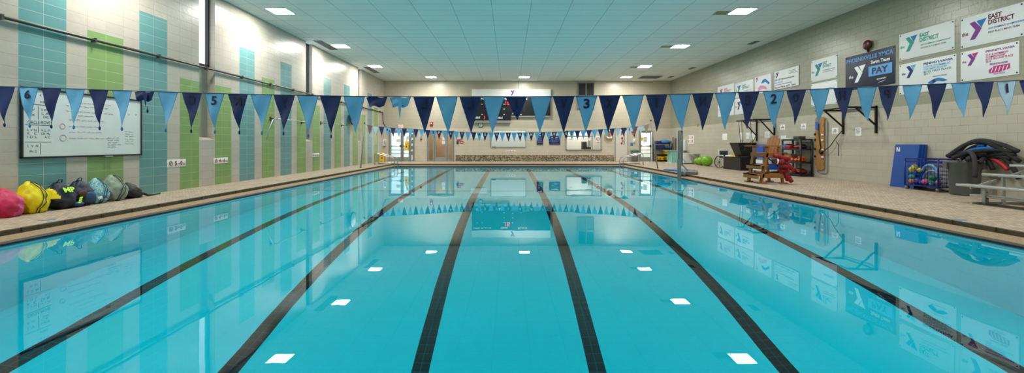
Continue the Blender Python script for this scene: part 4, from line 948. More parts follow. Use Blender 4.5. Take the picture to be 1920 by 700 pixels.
MB().tube([(-8.15, 9.8, .1), (-8.12, 9.95, .03), (-8.15, 10.15, .015), (-8.2, 10.4, .015)], [.03, .025, .02, .02], BLKB, 8).build('strap', r)
# blue marks on the deck
BM = mat('deck_blue_mark', '#5b8296', .7)
for nm, (px, py), lab in (('deck_mark', (92, 412.5), 'faint blue mark on the left deck tiles in front of the bags'), ('deck_mark', (1797, 412.5), 'faint blue mark on the right deck tiles near the pool edge')):
    Y = F*H/(py-VY); X = xx(px, Y)
    tag(MB().prism([(X-.07, Y-.1), (X+.02, Y-.12), (X+.09, Y), (X+.03, Y+.1), (X-.05, Y+.09), (X-.02, Y)], .0005, .003, BM).build(nm), lab, 'mark')
# ---------------------------------------------------------------- right deck, far to near
BLKM = mat('black_metal', '#141416', .4, .4)
def at(px, Y): return xx(px, Y)
# far black rack against the back wall
x0, x1, y0, y1 = 9.78, 10.86, 29.4, 29.9; r = thing('shelf_rack', ((x0+x1)/2, 29.65, 0), 'black wire rack of blue and yellow gear in the far right corner', 'rack', 'black storage racks')
m = MB()
for x in (x0, x1):
    for y in (y0, y1): m.cyl((x, y, 0), (x, y, 1.2), .022, BLKM, 8)
m.build('frame', r)
for z in (.08, .46, .83, 1.17): MB().box((x0, y0, z), (x1, y1, z+.03), BLKM).build('shelf', r)
BT = mat('blue_tarp', '#3a86c8', .6, bump=.5, bscale=8)
def lump(name, c, sc, m_, lab, cat, seed=0, group=None):
    def fn(d, p): k = 1+.25*noise.noise(d*2.3+Vector((seed*3.1, 0, 0)))+.08*noise.noise(d*6+Vector((seed, 4, 0))); return Vector((p.x*k, p.y*k, max(p.z*k, -sc[2]*.8)))
    return tag(MB().sphere(c, 1, m_, 28, 18, sc, fn).build(name), lab, cat, group)
lump('folded_tarp', (10.45, 29.65, 1.30), (.42, .2, .13), BT, 'crumpled light blue float bundle on top of the far black rack', 'bundle', 1)
def crate(loc, w, d, h, m_, lab, name='storage_bin', group=None, slots=True):
    r = thing(name, loc, lab, 'bin', group); x, y, z = loc; t = .015
    m = MB(); a = Vector((x-w/2, y-d/2, z)); 
    m.box(a, a+Vector((w, d, t)), m_); m.box(a, a+Vector((t, d, h)), m_); m.box(a+Vector((w-t, 0, 0)), a+Vector((w, d, h)), m_); m.box(a, a+Vector((w, t, h)), m_); m.box(a+Vector((0, d-t, 0)), a+Vector((w, d, h)), m_)
    m.build('body', r)
    m = MB(); m.tube([(x-w/2, y-d/2, z+h), (x+w/2, y-d/2, z+h), (x+w/2, y+d/2, z+h), (x-w/2, y+d/2, z+h)], .014, m_, 6, closed=True); m.build('rim', r)
    if slots:
        m = MB(); n = max(2, int(w/.08))
        for i in range(n): m.box((x-w/2+w*(i+.25)/n, y-d/2-.004, z+h*.25), (x-w/2+w*(i+.65)/n, y-d/2-.001, z+h*.7), BLACK)
        m.build('slots', r)
    return r
DBLU = mat('dark_blue_plastic', '#152c7a', .5)
crate((9.98, 29.6, 1.2), .34, .34, .16, DBLU, 'dark blue bin on the top shelf of the far rack', group='bins on the far rack')
crate((10.1, 29.6, .86), .55, .36, .24, DBLU, 'dark blue bin on the third shelf of the far rack', group='bins on the far rack')
lump('swim_float', (10.62, 29.6, .94), (.2, .15, .07), BT, 'light blue float on the third shelf of the far rack', 'float', 3)
crate((10.6, 29.55, .49), .5, .36, .22, YEL, 'yellow bin on the second shelf of the far rack', group='bins on the far rack')
crate((10.08, 29.55, .11), .46, .36, .22, YEL, 'yellow bin at the bottom left of the far rack', group='bins on the far rack'); crate((10.62, 29.55, .11), .44, .36, .24, YEL, 'yellow bin at the bottom right of the far rack', group='bins on the far rack')
# leaning bundle of brown sticks
x = at(1265, 29); r = thing('leaning_posts', (x, 29, 0), 'tall brown and grey slats leaning in the corner beside the far rack', 'slats'); SLT = mat('slat_brown', '#6b5248', .7)
for dx in (-.1, 0, .09): MB().box((x+dx-.025, 29.0, 0), (x+dx+.025, 29.05, 1.62 if dx < 0 else 1.55), SLT if dx else GREY).build('slat', r)
# curtained stand and bench
TEALC = mat('teal_curtain', '#8fc4bd', .7, var=.08, vscale=10)
r = thing('curtained_table', (10.1, 27.3, 0), 'grey topped table draped with a pale teal curtain behind the pool lift', 'table')
m = MB(); n = 24; pts = []
for i in range(n+1): t = i/n; pts.append((9.88+.42*t, 27.0+.025*math.sin(t*26)))
for i in range(10): pts.append((10.3+.02*math.sin(i*2.2), 27.0+.6*(i+1)/10))
pts = [(9.88+.02*math.sin(i*2.1), 27.6-.06*i) for i in range(10)]+pts
for (a, b) in zip(pts, pts[1:]): m.add([(a[0], a[1], .03), (b[0], b[1], .03), (b[0], b[1], .76), (a[0], a[1], .76)], [(0, 1, 2, 3)], TEALC, True)
m.build('curtain', r)
MB().rbox((9.6, 26.95, .76), (10.9, 27.65, .79), mat('table_grey', '#a3a79e', .5), .01).build('table_top', r)
for (x, y) in ((9.95, 27.05), (9.95, 27.55), (10.85, 27.55), (10.85, 27.05)): MB().cyl((x, y, 0), (x, y, .76), .02, ALU, 8).build('leg', r)
tag(MB().rbox((9.6, 26.8, 0.001), (10.35, 27.2, .02), WHITE, .005).build('foot_mat'), 'flat white strip on the deck under the teal curtain', 'mat')
r = thing('pool_steps', (10.6, 26.5, 0), 'white moulded plastic step block with sloped side, right of the teal curtain', 'steps')
m = MB(); M = Matrix(((1, 0, 0, 0), (0, 0, 1, 0), (0, 1, 0, 0), (0, 0, 0, 1)))
m.prism([(at(1280.5, 26.4), .05), (at(1305, 26.3), .05), (at(1298.5, 26.3), .62), (at(1280.5, 26.4), .65)], 26.3, 26.9, WHITE, M); m.build('body', r)
m = MB(); m.box((at(1280, 26.3), 26.25, 0), (at(1300, 26.3), 26.85, .05), DGREY); m.build('base', r)
r = thing('wall_shelf', (XR-.2, 25.8, .6), 'small grey bench shelf above the green balls', 'shelf'); MB().rbox((XR-.4, 25.4, .57), (XR-.001, 26.2, .61), mat('table_grey', '#a3a79e', .5), .01).build('board', r)
for y in (25.5, 26.1): MB().bar((XR-.35, y, .58), (XR-.01, y, .3), .03, .03, ALU).build('bracket', r)
# green exercise balls
GB = mat('green_ball', '#74aa1c', .35); 
for (c, rd, lab) in (((10.44, 23.3, .28), .28, 'bright green exercise ball, nearest and largest of the three'), ((10.57, 24.3, .235), .235, 'bright green exercise ball, middle of the three'), ((10.74, 25.2, .19), .19, 'bright green exercise ball, farthest, under the grey shelf')):
    r = thing('exercise_ball', (c[0], c[1], 0), lab, 'ball', 'green exercise balls')
    MB().sphere(c, rd, GB, 32, 20).build('ball', r); m = MB()
    for k in (-.5, -.25, 0, .25, .5): m.ring((c[0], c[1], c[2]+rd*k), (0, 0, 1), rd*math.sqrt(1-k*k)*1.001, .003, GB, 32, 5)
    m.build('ribs', r)
# pool lift
r = thing('pool_lift', (at(1273.5, 15.3), 15.3, 0), 'grey pool lift with twin uprights and blue platform at the right pool edge', 'pool lift')
LG = mat('lift_grey', '#77807c', .45, .4)
YA = 830*1.32/(338-270)
xa, xb = at(1272.6, YA), at(1275.8, YA)
x_a = at(1273.9, YA)
MB().rbox((x_a-.055, YA-.04, -.6), (x_a+.055, YA+.06, zz(299, YA)), LG, .01).build('lower_post', r)
MB().rbox((x_a-.04, YA-.03, zz(299, YA)), (x_a+.03, YA+.05, zz(245.6, YA)), LG, .008).build('front_post', r)
YBk = YA+.6; x_b = at(1278.7, YBk)
MB().rbox((x_b-.04, YBk-.04, zz(311, YBk)), (x_b+.03, YBk+.04, zz(245.6, YBk)), LG, .008).build('rear_post', r)
MB().bar((x_a, YA, zz(246, YA)), (x_b, YBk, zz(246, YBk)), .05, .04, DGREY).build('top_bar', r)
MB().rbox((at(1274.5, YA+.3), YA+.25, zz(283, YA)), (at(1278, YA+.3), YA+.4, zz(263, YA)), LG, .01).build('actuator', r)
m = MB(); m.bar((x_b, YBk, zz(309, YBk)), (at(1292.5, 18.1), 18.1, .02), .03, .03, ALU); m.tube([(x_b, YBk, zz(296, YBk)), (x_b+.1, YBk, zz(302, YBk)), (x_b+.2, YBk, zz(308, YBk)), (x_b, YBk, zz(309, YBk))], .012, ALU, 6); m.build('strut', r)
BPAD = mat('blue_pad', '#2573b8', .6)
def FLp(px, py): Y = F*H/(py-VY); return (at(px, Y), Y)
P = [FLp(1244, 319.5), FLp(1274, 318.0), FLp(1303, 321), FLp(1285, 323.5)]
MB().prism(P, .012, .05, BPAD).build('platform', r)
P2 = [FLp(1274, 324.2), FLp(1309, 324.2), FLp(1308, 328.5), FLp(1274, 327)]
MB().prism(P2, .001, .10, mat('lift_base', '#6b665a', .6)).build('base', r)
m = MB(); m.cyl((at(1276, 16.6), 16.6, 0.02), (at(1283, 16.6), 16.6, .02), .04, DGREY, 8); m.cyl((at(1283.5, 16.4), 16.4, 0), (at(1283.5, 16.4), 16.4, .15), .04, LG, 10); m.build('pivot', r)
# wheelchair
r = thing('pool_wheelchair', (10.45, 21.4, 0), 'white tube framed wheelchair with dark seat and black spoked wheels', 'wheelchair')
PVC = mat('white_pvc', '#dededa', .4); NET = mat('dark_sling', '#3b4048', .8)
for (xw, nm) in ((10.2, 0), (10.75, 1)):
    c = Vector((xw, 21.45, .3)); ax = (1, .35, 0); o = None
    o = MB().ring(c, ax, .29, .02, BLACK, 32, 8).build('wheel', r); m = MB(); A = Vector(ax).normalized(); u = A.orthogonal().normalized(); v = A.cross(u)
    for i in range(8): a = i*math.pi/4; m.cyl(c, c+(u*math.cos(a)+v*math.sin(a))*.28, .007, BLACK, 6)
    m.build('spokes', o); MB().cyl(c-A*.03, c+A*.03, .035, BLACK, 12).build('hub', o)
m = MB(); a0, a1 = 10.27, 10.7
for x in (a0, a1): m.tube([(x, 21.2, .05), (x, 21.2, .45), (x, 21.6, .45), (x, 21.65, .88), (x, 21.75, .9)], .02, PVC, 8); m.tube([(x, 21.6, .45), (x, 21.6, .1)], .02, PVC, 8); m.tube([(x, 21.2, .62), (x, 21.62, .62)], .02, PVC, 8); m.tube([(x, 21.2, .45), (x, 21.2, .62)], .02, PVC, 8)
for (y, z) in ((21.2, .45), (21.6, .45), (21.65, .88), (21.2, .15)): m.tube([(a0-.05, y, z), (a1+.05, y, z)], .02, PVC, 8)
m.build('frame', r)
MB().rbox((a0+.01, 21.2, .44), (a1-.01, 21.6, .47), NET, .01).build('seat', r); MB().rbox((a0+.01, 21.6, .5), (a1-.01, 21.63, .84), NET, .01).build('backrest', r)
for x in (a0, a1): MB().ring((x, 21.2, .05), (1, 0, 0), .04, .012, BLACK, 14, 6).build('caster', r)
# black tub
DBR = mat('black_brown_plastic', '#16120f', .5, bump=.1)
r = thing('storage_tub', (10.5, 20.3, 0), 'long low black storage tub on the right deck below the tapered bin', 'tub')
def tub(r, x0, x1, y0, y1, z0, h, m_, tp=.05, name='body', wall=.03):
    m = MB(); B = [(x0+tp, y0+tp), (x1-tp, y0+tp), (x1-tp, y1-tp), (x0+tp, y1-tp)]; T = [(x0, y0), (x1, y0), (x1, y1), (x0, y1)]; I = [(x0+wall, y0+wall), (x1-wall, y0+wall), (x1-wall, y1-wall), (x0+wall, y1-wall)]
    vs = [(x, y, z0) for x, y in B]+[(x, y, z0+h) for x, y in T]+[(x, y, z0+h) for x, y in I]+[(x+(tp if x < (x0+x1)/2 else -tp), y+(tp if y < (y0+y1)/2 else -tp), z0+.04) for x, y in I]
    fs = [(3, 2, 1, 0), (12, 13, 14, 15)]
    for k in (0, 4, 8):
        for i in range(4): j = (i+1) % 4; fs.append((k+i, k+j, k+4+j, k+4+i))
    m.add(vs, fs, m_); return m.build(name, r)
tub(r, 10.17, 10.9, 19.45, 21.0, 0, .58, DBR, .02)
MB().tube([(10.17, 19.45, .58), (10.9, 19.45, .58), (10.9, 21.0, .58), (10.17, 21.0, .58)], .02, DBR, 8, closed=True).build('rim', r)
for i, (x, y, c_, lab) in enumerate(((10.3, 20.8, WHITE, 'white swim buoy poking out of the long black tub, far end'), (10.45, 20.4, TEALC, 'teal swim buoy poking out of the long black tub'), (10.3, 20.3, YEL, 'yellow green swim buoy in the long black tub'))):
    o = thing('pull_buoy', (x, y, .5), lab, 'buoy', 'pull buoys in the long tub'); m = MB(); m.sphere((x-.06, y, .58), .07, c_, 14, 10, (1, 1.6, 1)); m.sphere((x+.06, y, .58), .07, c_, 14, 10, (1, 1.6, 1)); m.build('float', o); MB().cyl((x-.06, y, .58), (x+.06, y, .58), .03, c_, 10).build('neck', o)
r = thing('tapered_bin', (10.6, 19.9, .6), 'tapered black bin standing on the far end of the long tub, straps hanging over it', 'bin')
xl = at(1388, 19.7)
m = MB(); B = [(xl+.03, 19.6), (10.85, 19.6), (10.85, 20.2), (xl+.03, 20.2)]; T = [(at(1382.5, 19.6), 19.55), (10.93, 19.55), (10.93, 20.3), (at(1382.5, 19.6), 20.3)]
vs = [(x, y, .615) for x, y in B]+[(x, y, 1.22) for x, y in T]; m.add(vs, [(3, 2, 1, 0), (0, 1, 5, 4), (1, 2, 6, 5), (2, 3, 7, 6), (3, 0, 4, 7)], DBR); m.build('body', r)
MB().tube([(x, y, 1.22) for x, y in T], .02, DBR, 8, closed=True).build('rim', r)
# blue cart behind the chair
r = thing('kickboard_cart', (10.5, 18.3, 0), 'blue cart of upright kickboards behind the wooden chair', 'cart')
MB().rbox((10.2, 17.75, .08), (10.9, 18.55, .14), WHITE, .01).build('base', r); m = MB()
for x in (10.22, 10.88):
    for y in (17.77, 18.53): m.box((x-.02, y-.02, .1), (x+.02, y+.02, 1.1), BLUEP)
m.box((10.2, 17.75, .14), (10.9, 18.55, .34), BLUEP); m.box((10.2, 17.75, .62), (10.9, 18.55, .66), BLUEP); m.box((10.22, 17.77, .66), (10.25, 18.53, 1.05), BLUEP); m.build('frame', r)
for x in (10.27, 10.83):
    for y in (17.82, 18.48): MB().sphere((x, y, .04), .04, BLACK, 10, 8, (.6, 1, 1)).build('caster', r)
KB = mat('kickboard_blue', '#2368c8', .6)
for i in range(6):
    y = 17.86+.11*i
    tag(MB().rbox((10.3, y-.03, .66), (10.62, y+.03, 1.14+.02*(i % 2)), KB if i % 2 else BLUEP, .03).build('kickboard'), 'blue foam kickboard standing in the upper tray of the blue cart', 'kickboard', 'kickboards in the blue cart')
tag(MB().rbox((10.26, 17.85, .37), (10.6, 18.4, .56), PAPER, .01).build('storage_box'), 'pale box on the lower level of the blue cart', 'box')

# ---------------------------------------------------------------- lifeguard chair
WD = mat('oiled_wood', '#96602f', .5, var=.14, vscale=6, bump=.15); WD2 = mat('oiled_wood_light', '#a26a34', .5, var=.14, vscale=6)
r = thing('lifeguard_chair', (7.85, 13.5, 0), 'tall brown wooden lifeguard chair with steps and slatted back, facing the pool', 'chair')
yn, yf = 13.16, 13.84; T_ = .045
for y in (yn, yf):
    MB().bar((7.50, y, .03), (7.70, y, 1.10), T_, .13, WD).build('front_leg', r)
    MB().bar((8.14, y, .03), (8.02, y, .92), T_, .10, WD).build('rear_leg', r)
    MB().box((7.40, y-.08 if y == yn else y-.05, 0), (7.62, y+.05 if y == yn else y+.08, .03), WD).build('foot_skid', r)
    MB().box((8.05, y-.06, 0), (8.25, y+.06, .03), WD).build('foot_skid', r)
    s = -1 if y == yn else 1
    MB().box((7.45, y+s*.03, .17), (8.17, y+s*.065, .29), WD).build('lower_rail', r)
    MB().box((7.62, y+s*.03, .78), (8.07, y+s*.065, .90), WD).build('seat_rail', r)
    MB().prism([(7.40, y-.07), (7.43, y-.09), (8.12, y-.07), (8.12, y+.07), (7.43, y+.09), (7.40, y+.07)], 1.10, 1.135, WD2).build('armrest', r)
    MB().bar((8.03, y, .9), (8.03, y, 1.1), T_, .06, WD).build('arm_post', r)
for (xs_, z, d, nm) in ((7.36, .24, .26, 'step'), (7.45, .52, .24, 'step')):
    m = MB(); m.box((xs_, yn-.06, z-.10), (xs_+.035, yf+.06, z+.03), WD2); m.box((xs_, yn-.05, z), (xs_+d, yf+.05, z+.03), WD2); m.build(nm, r)
for i in range(5): MB().box((7.60+.085*i, yn-.04, .895), (7.60+.085*i+.078, yf+.04, .92), WD2).build('seat_slat', r)
MB().box((7.58, yn-.05, .80), (7.61, yf+.05, .90), WD).build('seat_apron', r)
nsl = 4; hs = [1.38, 1.445, 1.445, 1.38]
for i in range(nsl):
    a = yn+.03+(yf-yn-.06)*i/nsl; b = a+(yf-yn-.06)/nsl-.012; t = hs[i]
    m = MB(); X0, X1 = 7.97, 8.09
    def bk(y, z, o_=0): return (X0+(X1-X0)*(z-.86)/.58+o_, y, z)
    za, zb = (t-.05, t) if i == 0 else ((t-.02, t) if i == 1 else ((t, t-.02) if i == 2 else (t, t-.05)))
    vs = [bk(a, .86), bk(b, .86), bk(b, zb), bk(a, za), bk(a, .86, .025), bk(b, .86, .025), bk(b, zb, .025), bk(a, za, .025)]
    m.add(vs, [(0, 1, 2, 3), (7, 6, 5, 4), (0, 4, 5, 1), (1, 5, 6, 2), (2, 6, 7, 3), (3, 7, 4, 0)], WD2); m.build('back_slat', r)
MB().box((8.035, yn, 1.0), (8.06, yf, 1.08), WD).build('back_rail', r)
# rescue tubes hanging behind the chair
RT = mat('rescue_red', '#9c0f1c', .5, bump=.2, bscale=20); RT2 = mat('rescue_dark_red', '#7c0f1a', .5)
def rtube(a, b, rad, lab, band=None, k=0):
    a = Vector(a); b = Vector(b)
    if a.x < 9: a = Vector((7.80+(a.x-7.95)*.62, a.y+.0, a.z)); b = Vector((7.80+(b.x-7.95)*.62, b.y+.0, b.z))
    o = thing('rescue_tube', a, lab, 'rescue tube', 'red rescue tubes behind the wooden chair'); d = (b-a); pts = [a+d*t for t in (0, .03, .1, .5, .9, .97, 1)]
    MB().tube(pts, [rad*.55, rad*.85, rad, rad, rad, rad*.85, rad*.55], RT if k % 2 == 0 else RT2, 16).build('foam', o)
    u = d.normalized()
    for t in (.2, .8): p = a+d*t; MB().cyl(p-u*.02, p+u*.02, rad*1.03, band if (band and t < .5) else RT2, 16).build('strap', o)
    return o
rtube((7.95, 13.02, .84), (8.68, 12.98, .72), .06, 'long red rescue tube lying highest across the pile', k=0)
rtube((7.98, 12.98, .67), (8.35, 12.93, .64), .075, 'fat red rescue tube with white mark, front of the pile', WHITE, 1)
rtube((8.22, 12.99, .74), (8.62, 13.1, .62), .06, 'red rescue tube crossing the pile to the right'); rtube((8.18, 13.0, .55), (8.6, 12.95, .50), .065, 'red rescue tube low in the middle of the pile', k=1)
rtube((8.5, 13.05, .66), (8.85, 13.05, .42), .065, 'red rescue tube tilting down at the right of the pile'); rtube((8.2, 13.1, .42), (8.62, 13.05, .36), .055, 'thin red rescue tube at the bottom of the pile')
rtube((8.54, 13.1, .5), (8.66, 13.05, .08), .07, 'red rescue tube standing upright on the deck at the pile', k=1)
rtube((8.62, 13.02, .24), (8.78, 13.0, .05), .06, 'short red rescue tube end resting on the deck')
tag(MB().tube([(7.75, 13.4, .8), (7.85, 13.3, .7), (8.0, 13.22, .55), (8.18, 13.2, .4), (8.2, 13.2, .2), (8.18, 13.2, .1)], .014, BLACK, 6).build('tube_strap'), 'black strap drooping from the red rescue tube pile', 'strap')

# ---------------------------------------------------------------- black plastic rack against the right wall
x0, x1, y0, y1 = 10.46, 10.92, 15.88, 17.0
r = thing('shelf_rack', ((x0+x1)/2, (y0+y1)/2, 0), 'black plastic four tier rack holding orange balls and red gear, behind the wooden chair', 'rack', 'black storage racks')
for x in (x0+.03, x1-.03):
    for y in (y0+.03, y1-.03): MB().cyl((x, y, 0), (x, y, 1.36), .035, BLACK, 12).build('post', r)
SHZ = (.05, .50, .98, 1.33)
for z in SHZ:
    m = MB(); m.rbox((x0, y0, z-.03), (x1, y1, z+.03), BLACK, .01); m.build('shelf', r)
ORG = mat('orange_ball', '#e2631a', .5)
for (x, y, z, rd) in ((10.58, 16.0, .59, .06), (10.62, 16.14, .6, .07), (10.58, 16.3, .59, .06), (10.7, 16.06, .69, .06), (10.66, 16.22, .70, .055), (10.56, 16.5, .59, .065), (10.56, 16.72, .59, .06), (10.78, 16.15, .6, .07), (10.56, 15.95, .585, .05)):
    tag(MB().sphere((x, y, z-.0), rd, ORG, 18, 12).build('water_polo_ball'), 'small orange ball in the heap on the third shelf down of the black plastic rack', 'ball', 'orange balls on the black plastic rack')
CARD = mat('cardboard', '#a37d4e', .75)
r2 = thing('cardboard_box', (10.62, 16.75, .53), 'brown cardboard box on the rack beside the orange balls', 'box'); MB().box((10.52, 16.62, .53), (10.82, 16.96, .80), CARD).build('box', r2)
MB().add([(10.52, 16.62, .80), (10.52, 16.96, .80), (10.44, 16.96, .86), (10.44, 16.62, .86)], [(0, 1, 2, 3)], CARD).build('flap', r2)
tag(MB().rbox((10.5, 16.86, 1.01), (10.8, 16.97, 1.18), mat('sky_blue', '#3b8fd6', .5), .01).build('storage_box'), 'light blue box on the second shelf of the black plastic rack', 'box')
tag(MB().rbox((10.5, 16.55, 1.01), (10.82, 16.82, 1.13), RED, .02).build('red_case'), 'red case on the second shelf of the black plastic rack', 'case')
lump('gear_bag', (10.68, 16.18, 1.08), (.15, .24, .1), BLKB, 'black bag with red flashes on the second shelf of the rack', 'bag', 4)
lump('red_vest', (10.6, 16.2, 1.07), (.1, .2, .05), RT, 'red vest lying against the black bag on the rack', 'vest', 6)
lump('gear_bag', (10.7, 16.25, .17), (.17, .28, .11), RT2, 'dark red bag on the bottom shelf of the rack', 'bag', 8)
rt_ = rtube((10.42, 16.15, .22), (10.42, 16.62, .2), .085, 'red rescue tube with yellow bands in front of the black plastic rack', YEL); rt_['group'] = 'rescue tubes on the rack'
tag(MB().rbox((10.55, 16.1, 1.36), (10.8, 16.42, 1.46), DGREY, .01).build('radio'), 'dark grey box on top of the black plastic rack', 'box')
tag(MB().rbox((10.5, 16.5, 1.36), (10.8, 16.95, 1.395), PAPER, .005).build('paper_stack'), 'white paper stack on top of the black plastic rack', 'papers')
for i, y in enumerate((16.35, 16.45, 16.55, 16.65)):
    tag(MB().ring((10.43, y, .41), (0, 1, 0), .035, .006, WHITE, 14, 5).build('goggles'), 'small pale goggles dangling below the third shelf of the rack', 'goggles', 'goggles hanging on the rack')

# ---------------------------------------------------------------- spine board
SB = mat('board_wood', '#a8783e', .45, var=.1, vscale=4); r = thing('spine_board', (XR-.06, 15.5, .3), 'tan wooden spine board with black straps hung upright on the right wall', 'spine board')
M = Matrix.Translation((XR-.055, 15.52, .28)) @ SIDE['R'].to_4x4()
def rr(w, h, r_, n=6):
    out = []
    for (cx, cy, a0) in ((w/2-r_, r_, -90), (w/2-r_, h-r_, 0), (-w/2+r_, h-r_, 90), (-w/2+r_, r_, 180)):
        for i in range(n+1): a = math.radians(a0+90*i/n); out.append((cx+r_*math.cos(a), cy+r_*math.sin(a)))
    return out
m = MB(); m.prism(rr(.44, 1.84, .09), 0, .03, SB, M); m.build('board', r)
m = MB()
for y in (.35, .6, .95, 1.22, 1.5, .12):
    for x in (-.185, .185): m.prism([(x-.012, y), (x+.012, y), (x+.012, y+.13), (x-.012, y+.13)], .03, .032, DGREY, M)
m.build('hand_holes', r)
for y in (.46, .72, 1.05, 1.24): 
    c = M @ Vector((-.22, y, .04)); MB().sphere(c, .045, BLACK, 12, 8, (.8, 1, 1)).build('strap_buckle', r)
    c = M @ Vector((.17, y-.02, .05)); MB().rbox(c-Vector((.02, .04, .03)), c+Vector((.02, .04, .03)), PAPER, .01).build('pad', r)
m = MB()
m.tube([M @ Vector(p) for p in ((-.02, 1.6, .05), (.0, 1.2, .05), (.04, .9, .05), (.08, .72, .05))], .012, BLACK, 6); m.tube([M @ Vector(p) for p in ((-.06, 1.6, .05), (.02, 1.1, .06), (.1, .75, .05))], .012, BLACK, 6)
m.ring(M @ Vector((.1, .64, .06)), (-1, 0, 0), .085, .014, BLACK, 20, 6); m.ring(M @ Vector((.13, .6, .06)), (-1, 0, 0), .07, .012, BLACK, 20, 6); m.build('straps', r)
m = MB(); m.prism([(-.16, 1.42), (-.02, 1.42), (-.02, 1.68), (-.16, 1.68)], .03, .07, mat('head_block_blue', '#2a5fb0', .6), M); m.build('head_block', r)
r = thing('spine_board', (XR-.02, 15.45, .2), 'grey spine board hanging behind the wooden one', 'spine board'); M = Matrix.Translation((XR-.02, 15.42, .16)) @ SIDE['R'].to_4x4()
MB().prism(rr(.42, 1.84, .1), 0, .02, mat('grey_board', '#9b9a92', .5), M).build('board', r)

# ---------------------------------------------------------------- pull up brackets
def bracket(yn, yf, ztop, zbot, lab, reach=.9):
    r = thing('pull_up_bar', (XR, (yn+yf)/2, ztop), lab, 'pull up bar', 'black wall brackets of the pull up bars'); t = .055
    for y in (yn, yf):
        MB().box((XR-t, y-t/2, zbot), (XR-.001, y+t/2, ztop+.05), BLKM).build('wall_post', r)
        MB().bar((XR-.02, y, ztop), (XR-reach, y, ztop), t, t, BLKM).build('arm', r)
        MB().bar((XR-.02, y, zbot+.22), (XR-.62, y, ztop-.02), .04, .04, BLKM).build('brace', r)
    MB().cyl((XR-reach+.02, yn-.08, ztop), (XR-reach+.02, yf+.08, ztop), .022, BLKM, 12).build('bar', r)
    MB().cyl((XR-.06, yn, ztop), (XR-.06, yf, ztop), .018, BLKM, 10).build('rear_bar', r)
    return r
bracket(13.2, 14.5, 2.27, 1.5, 'black pull up bar bracket nearest on the right wall, beside the spine board')
bracket(18.26, 19.56, 2.19, 1.3, 'black pull up bar bracket farther along, above the tapered bin')
def straps(pts, rad, lab):
    o = tag(MB().tube(pts, rad, BLACK, 6).build('exercise_strap'), lab, 'strap', 'black exercise straps on the brackets')
xo = XR-.88
r = thing('exercise_strap', (xo, 19.3, 2.1), 'pair of black exercise straps with a loop, hanging in front of the tapered bin', 'strap', 'black exercise straps on the brackets')
MB().tube([(xo, 19.45, 2.19), (xo+.02, 19.4, 1.6), (xo+.06, 19.35, 1.1)], .014, BLACK, 6).build('strap', r); MB().tube([(xo, 19.2, 2.19), (xo+.03, 19.22, 1.6), (xo+.08, 19.3, 1.1)], .014, BLACK, 6).build('strap', r)
MB().ring((xo+.08, 19.3, .98), (0, 1, .2), .12, .014, BLACK, 20, 6).build('loop', r)
straps([(xo, 18.5, 2.19), (xo+.02, 18.48, 1.7), (xo+.05, 18.45, 1.28), (xo-.15, 18.6, 1.15)], .014, 'black exercise strap swinging from the near end of the far bracket')
straps([(XR-.08, 19.5, 1.55), (XR-.35, 19.3, 1.25), (XR-.55, 19.2, 1.05)], .014, 'black exercise strap slung from the far bracket post')
straps([(XR-.06, 14.5, 1.62), (XR-.1, 14.7, 1.4), (XR-.13, 14.95, 1.1), (XR-.14, 15.2, .95), (XR-.14, 15.4, .85)], .014, 'black exercise strap drooping from the near bracket post to the spine board')
straps([(XR-.1, 14.72, 1.28), (XR-.1, 14.62, 1.15), (XR-.1, 14.6, .95), (XR-.1, 14.62, .78)], .012, 'loose black strap end hanging beside the notice with a triangle')

# ---------------------------------------------------------------- blue mats
MATB = mat('mat_blue', '#0b4796', .45, bump=.1, bscale=15)
r = thing('folded_gym_mat', (10.8, 12.05, 0), 'royal blue folding mat with a white emblem leaning upright against the wall', 'mat')
def lean_slab(xb, xt, t, y0, y1, h, m_, sk=0):
    m = MB(); vs = [(xb, y0, 0), (xb+t, y0, 0), (xb+t, y1, 0), (xb, y1, 0), (xt, y0, h), (xt+t, y0, h), (xt+t, y1-sk, h), (xt, y1-sk, h)]
    m.add(vs, [(0, 3, 2, 1), (4, 5, 6, 7), (0, 1, 5, 4), (1, 2, 6, 5), (2, 3, 7, 6), (3, 0, 4, 7)], m_); return m
lean_slab(10.62, 10.78, .055, 11.62, 12.34, 1.165, MATB).build('panel', r); lean_slab(10.68, 10.84, .055, 11.60, 12.32, 1.165, MATB).build('panel', r); lean_slab(10.74, 10.90, .055, 11.58, 12.30, 1.16, MATB).build('panel', r)
M = Matrix.Translation((10.765, 12.28, .93)) @ SIDE['R'].to_4x4()
m = MB(); m.prism([(0, 0), (.03, 0), (.03, .11), (.08, 0), (.11, 0), (.11, .16), (.08, .16), (.08, .05), (.03, .16), (0, .16)], .0, .004, WHITE, Matrix.Translation((-.008, 0, 0)) @ M); m.build('emblem', r)
m = MB(); m.box((.03, -.24, .012), (.045, -.02, .016), WHITE, Matrix.Translation((0, 0, 0)) @ M); m.build('printing', r)
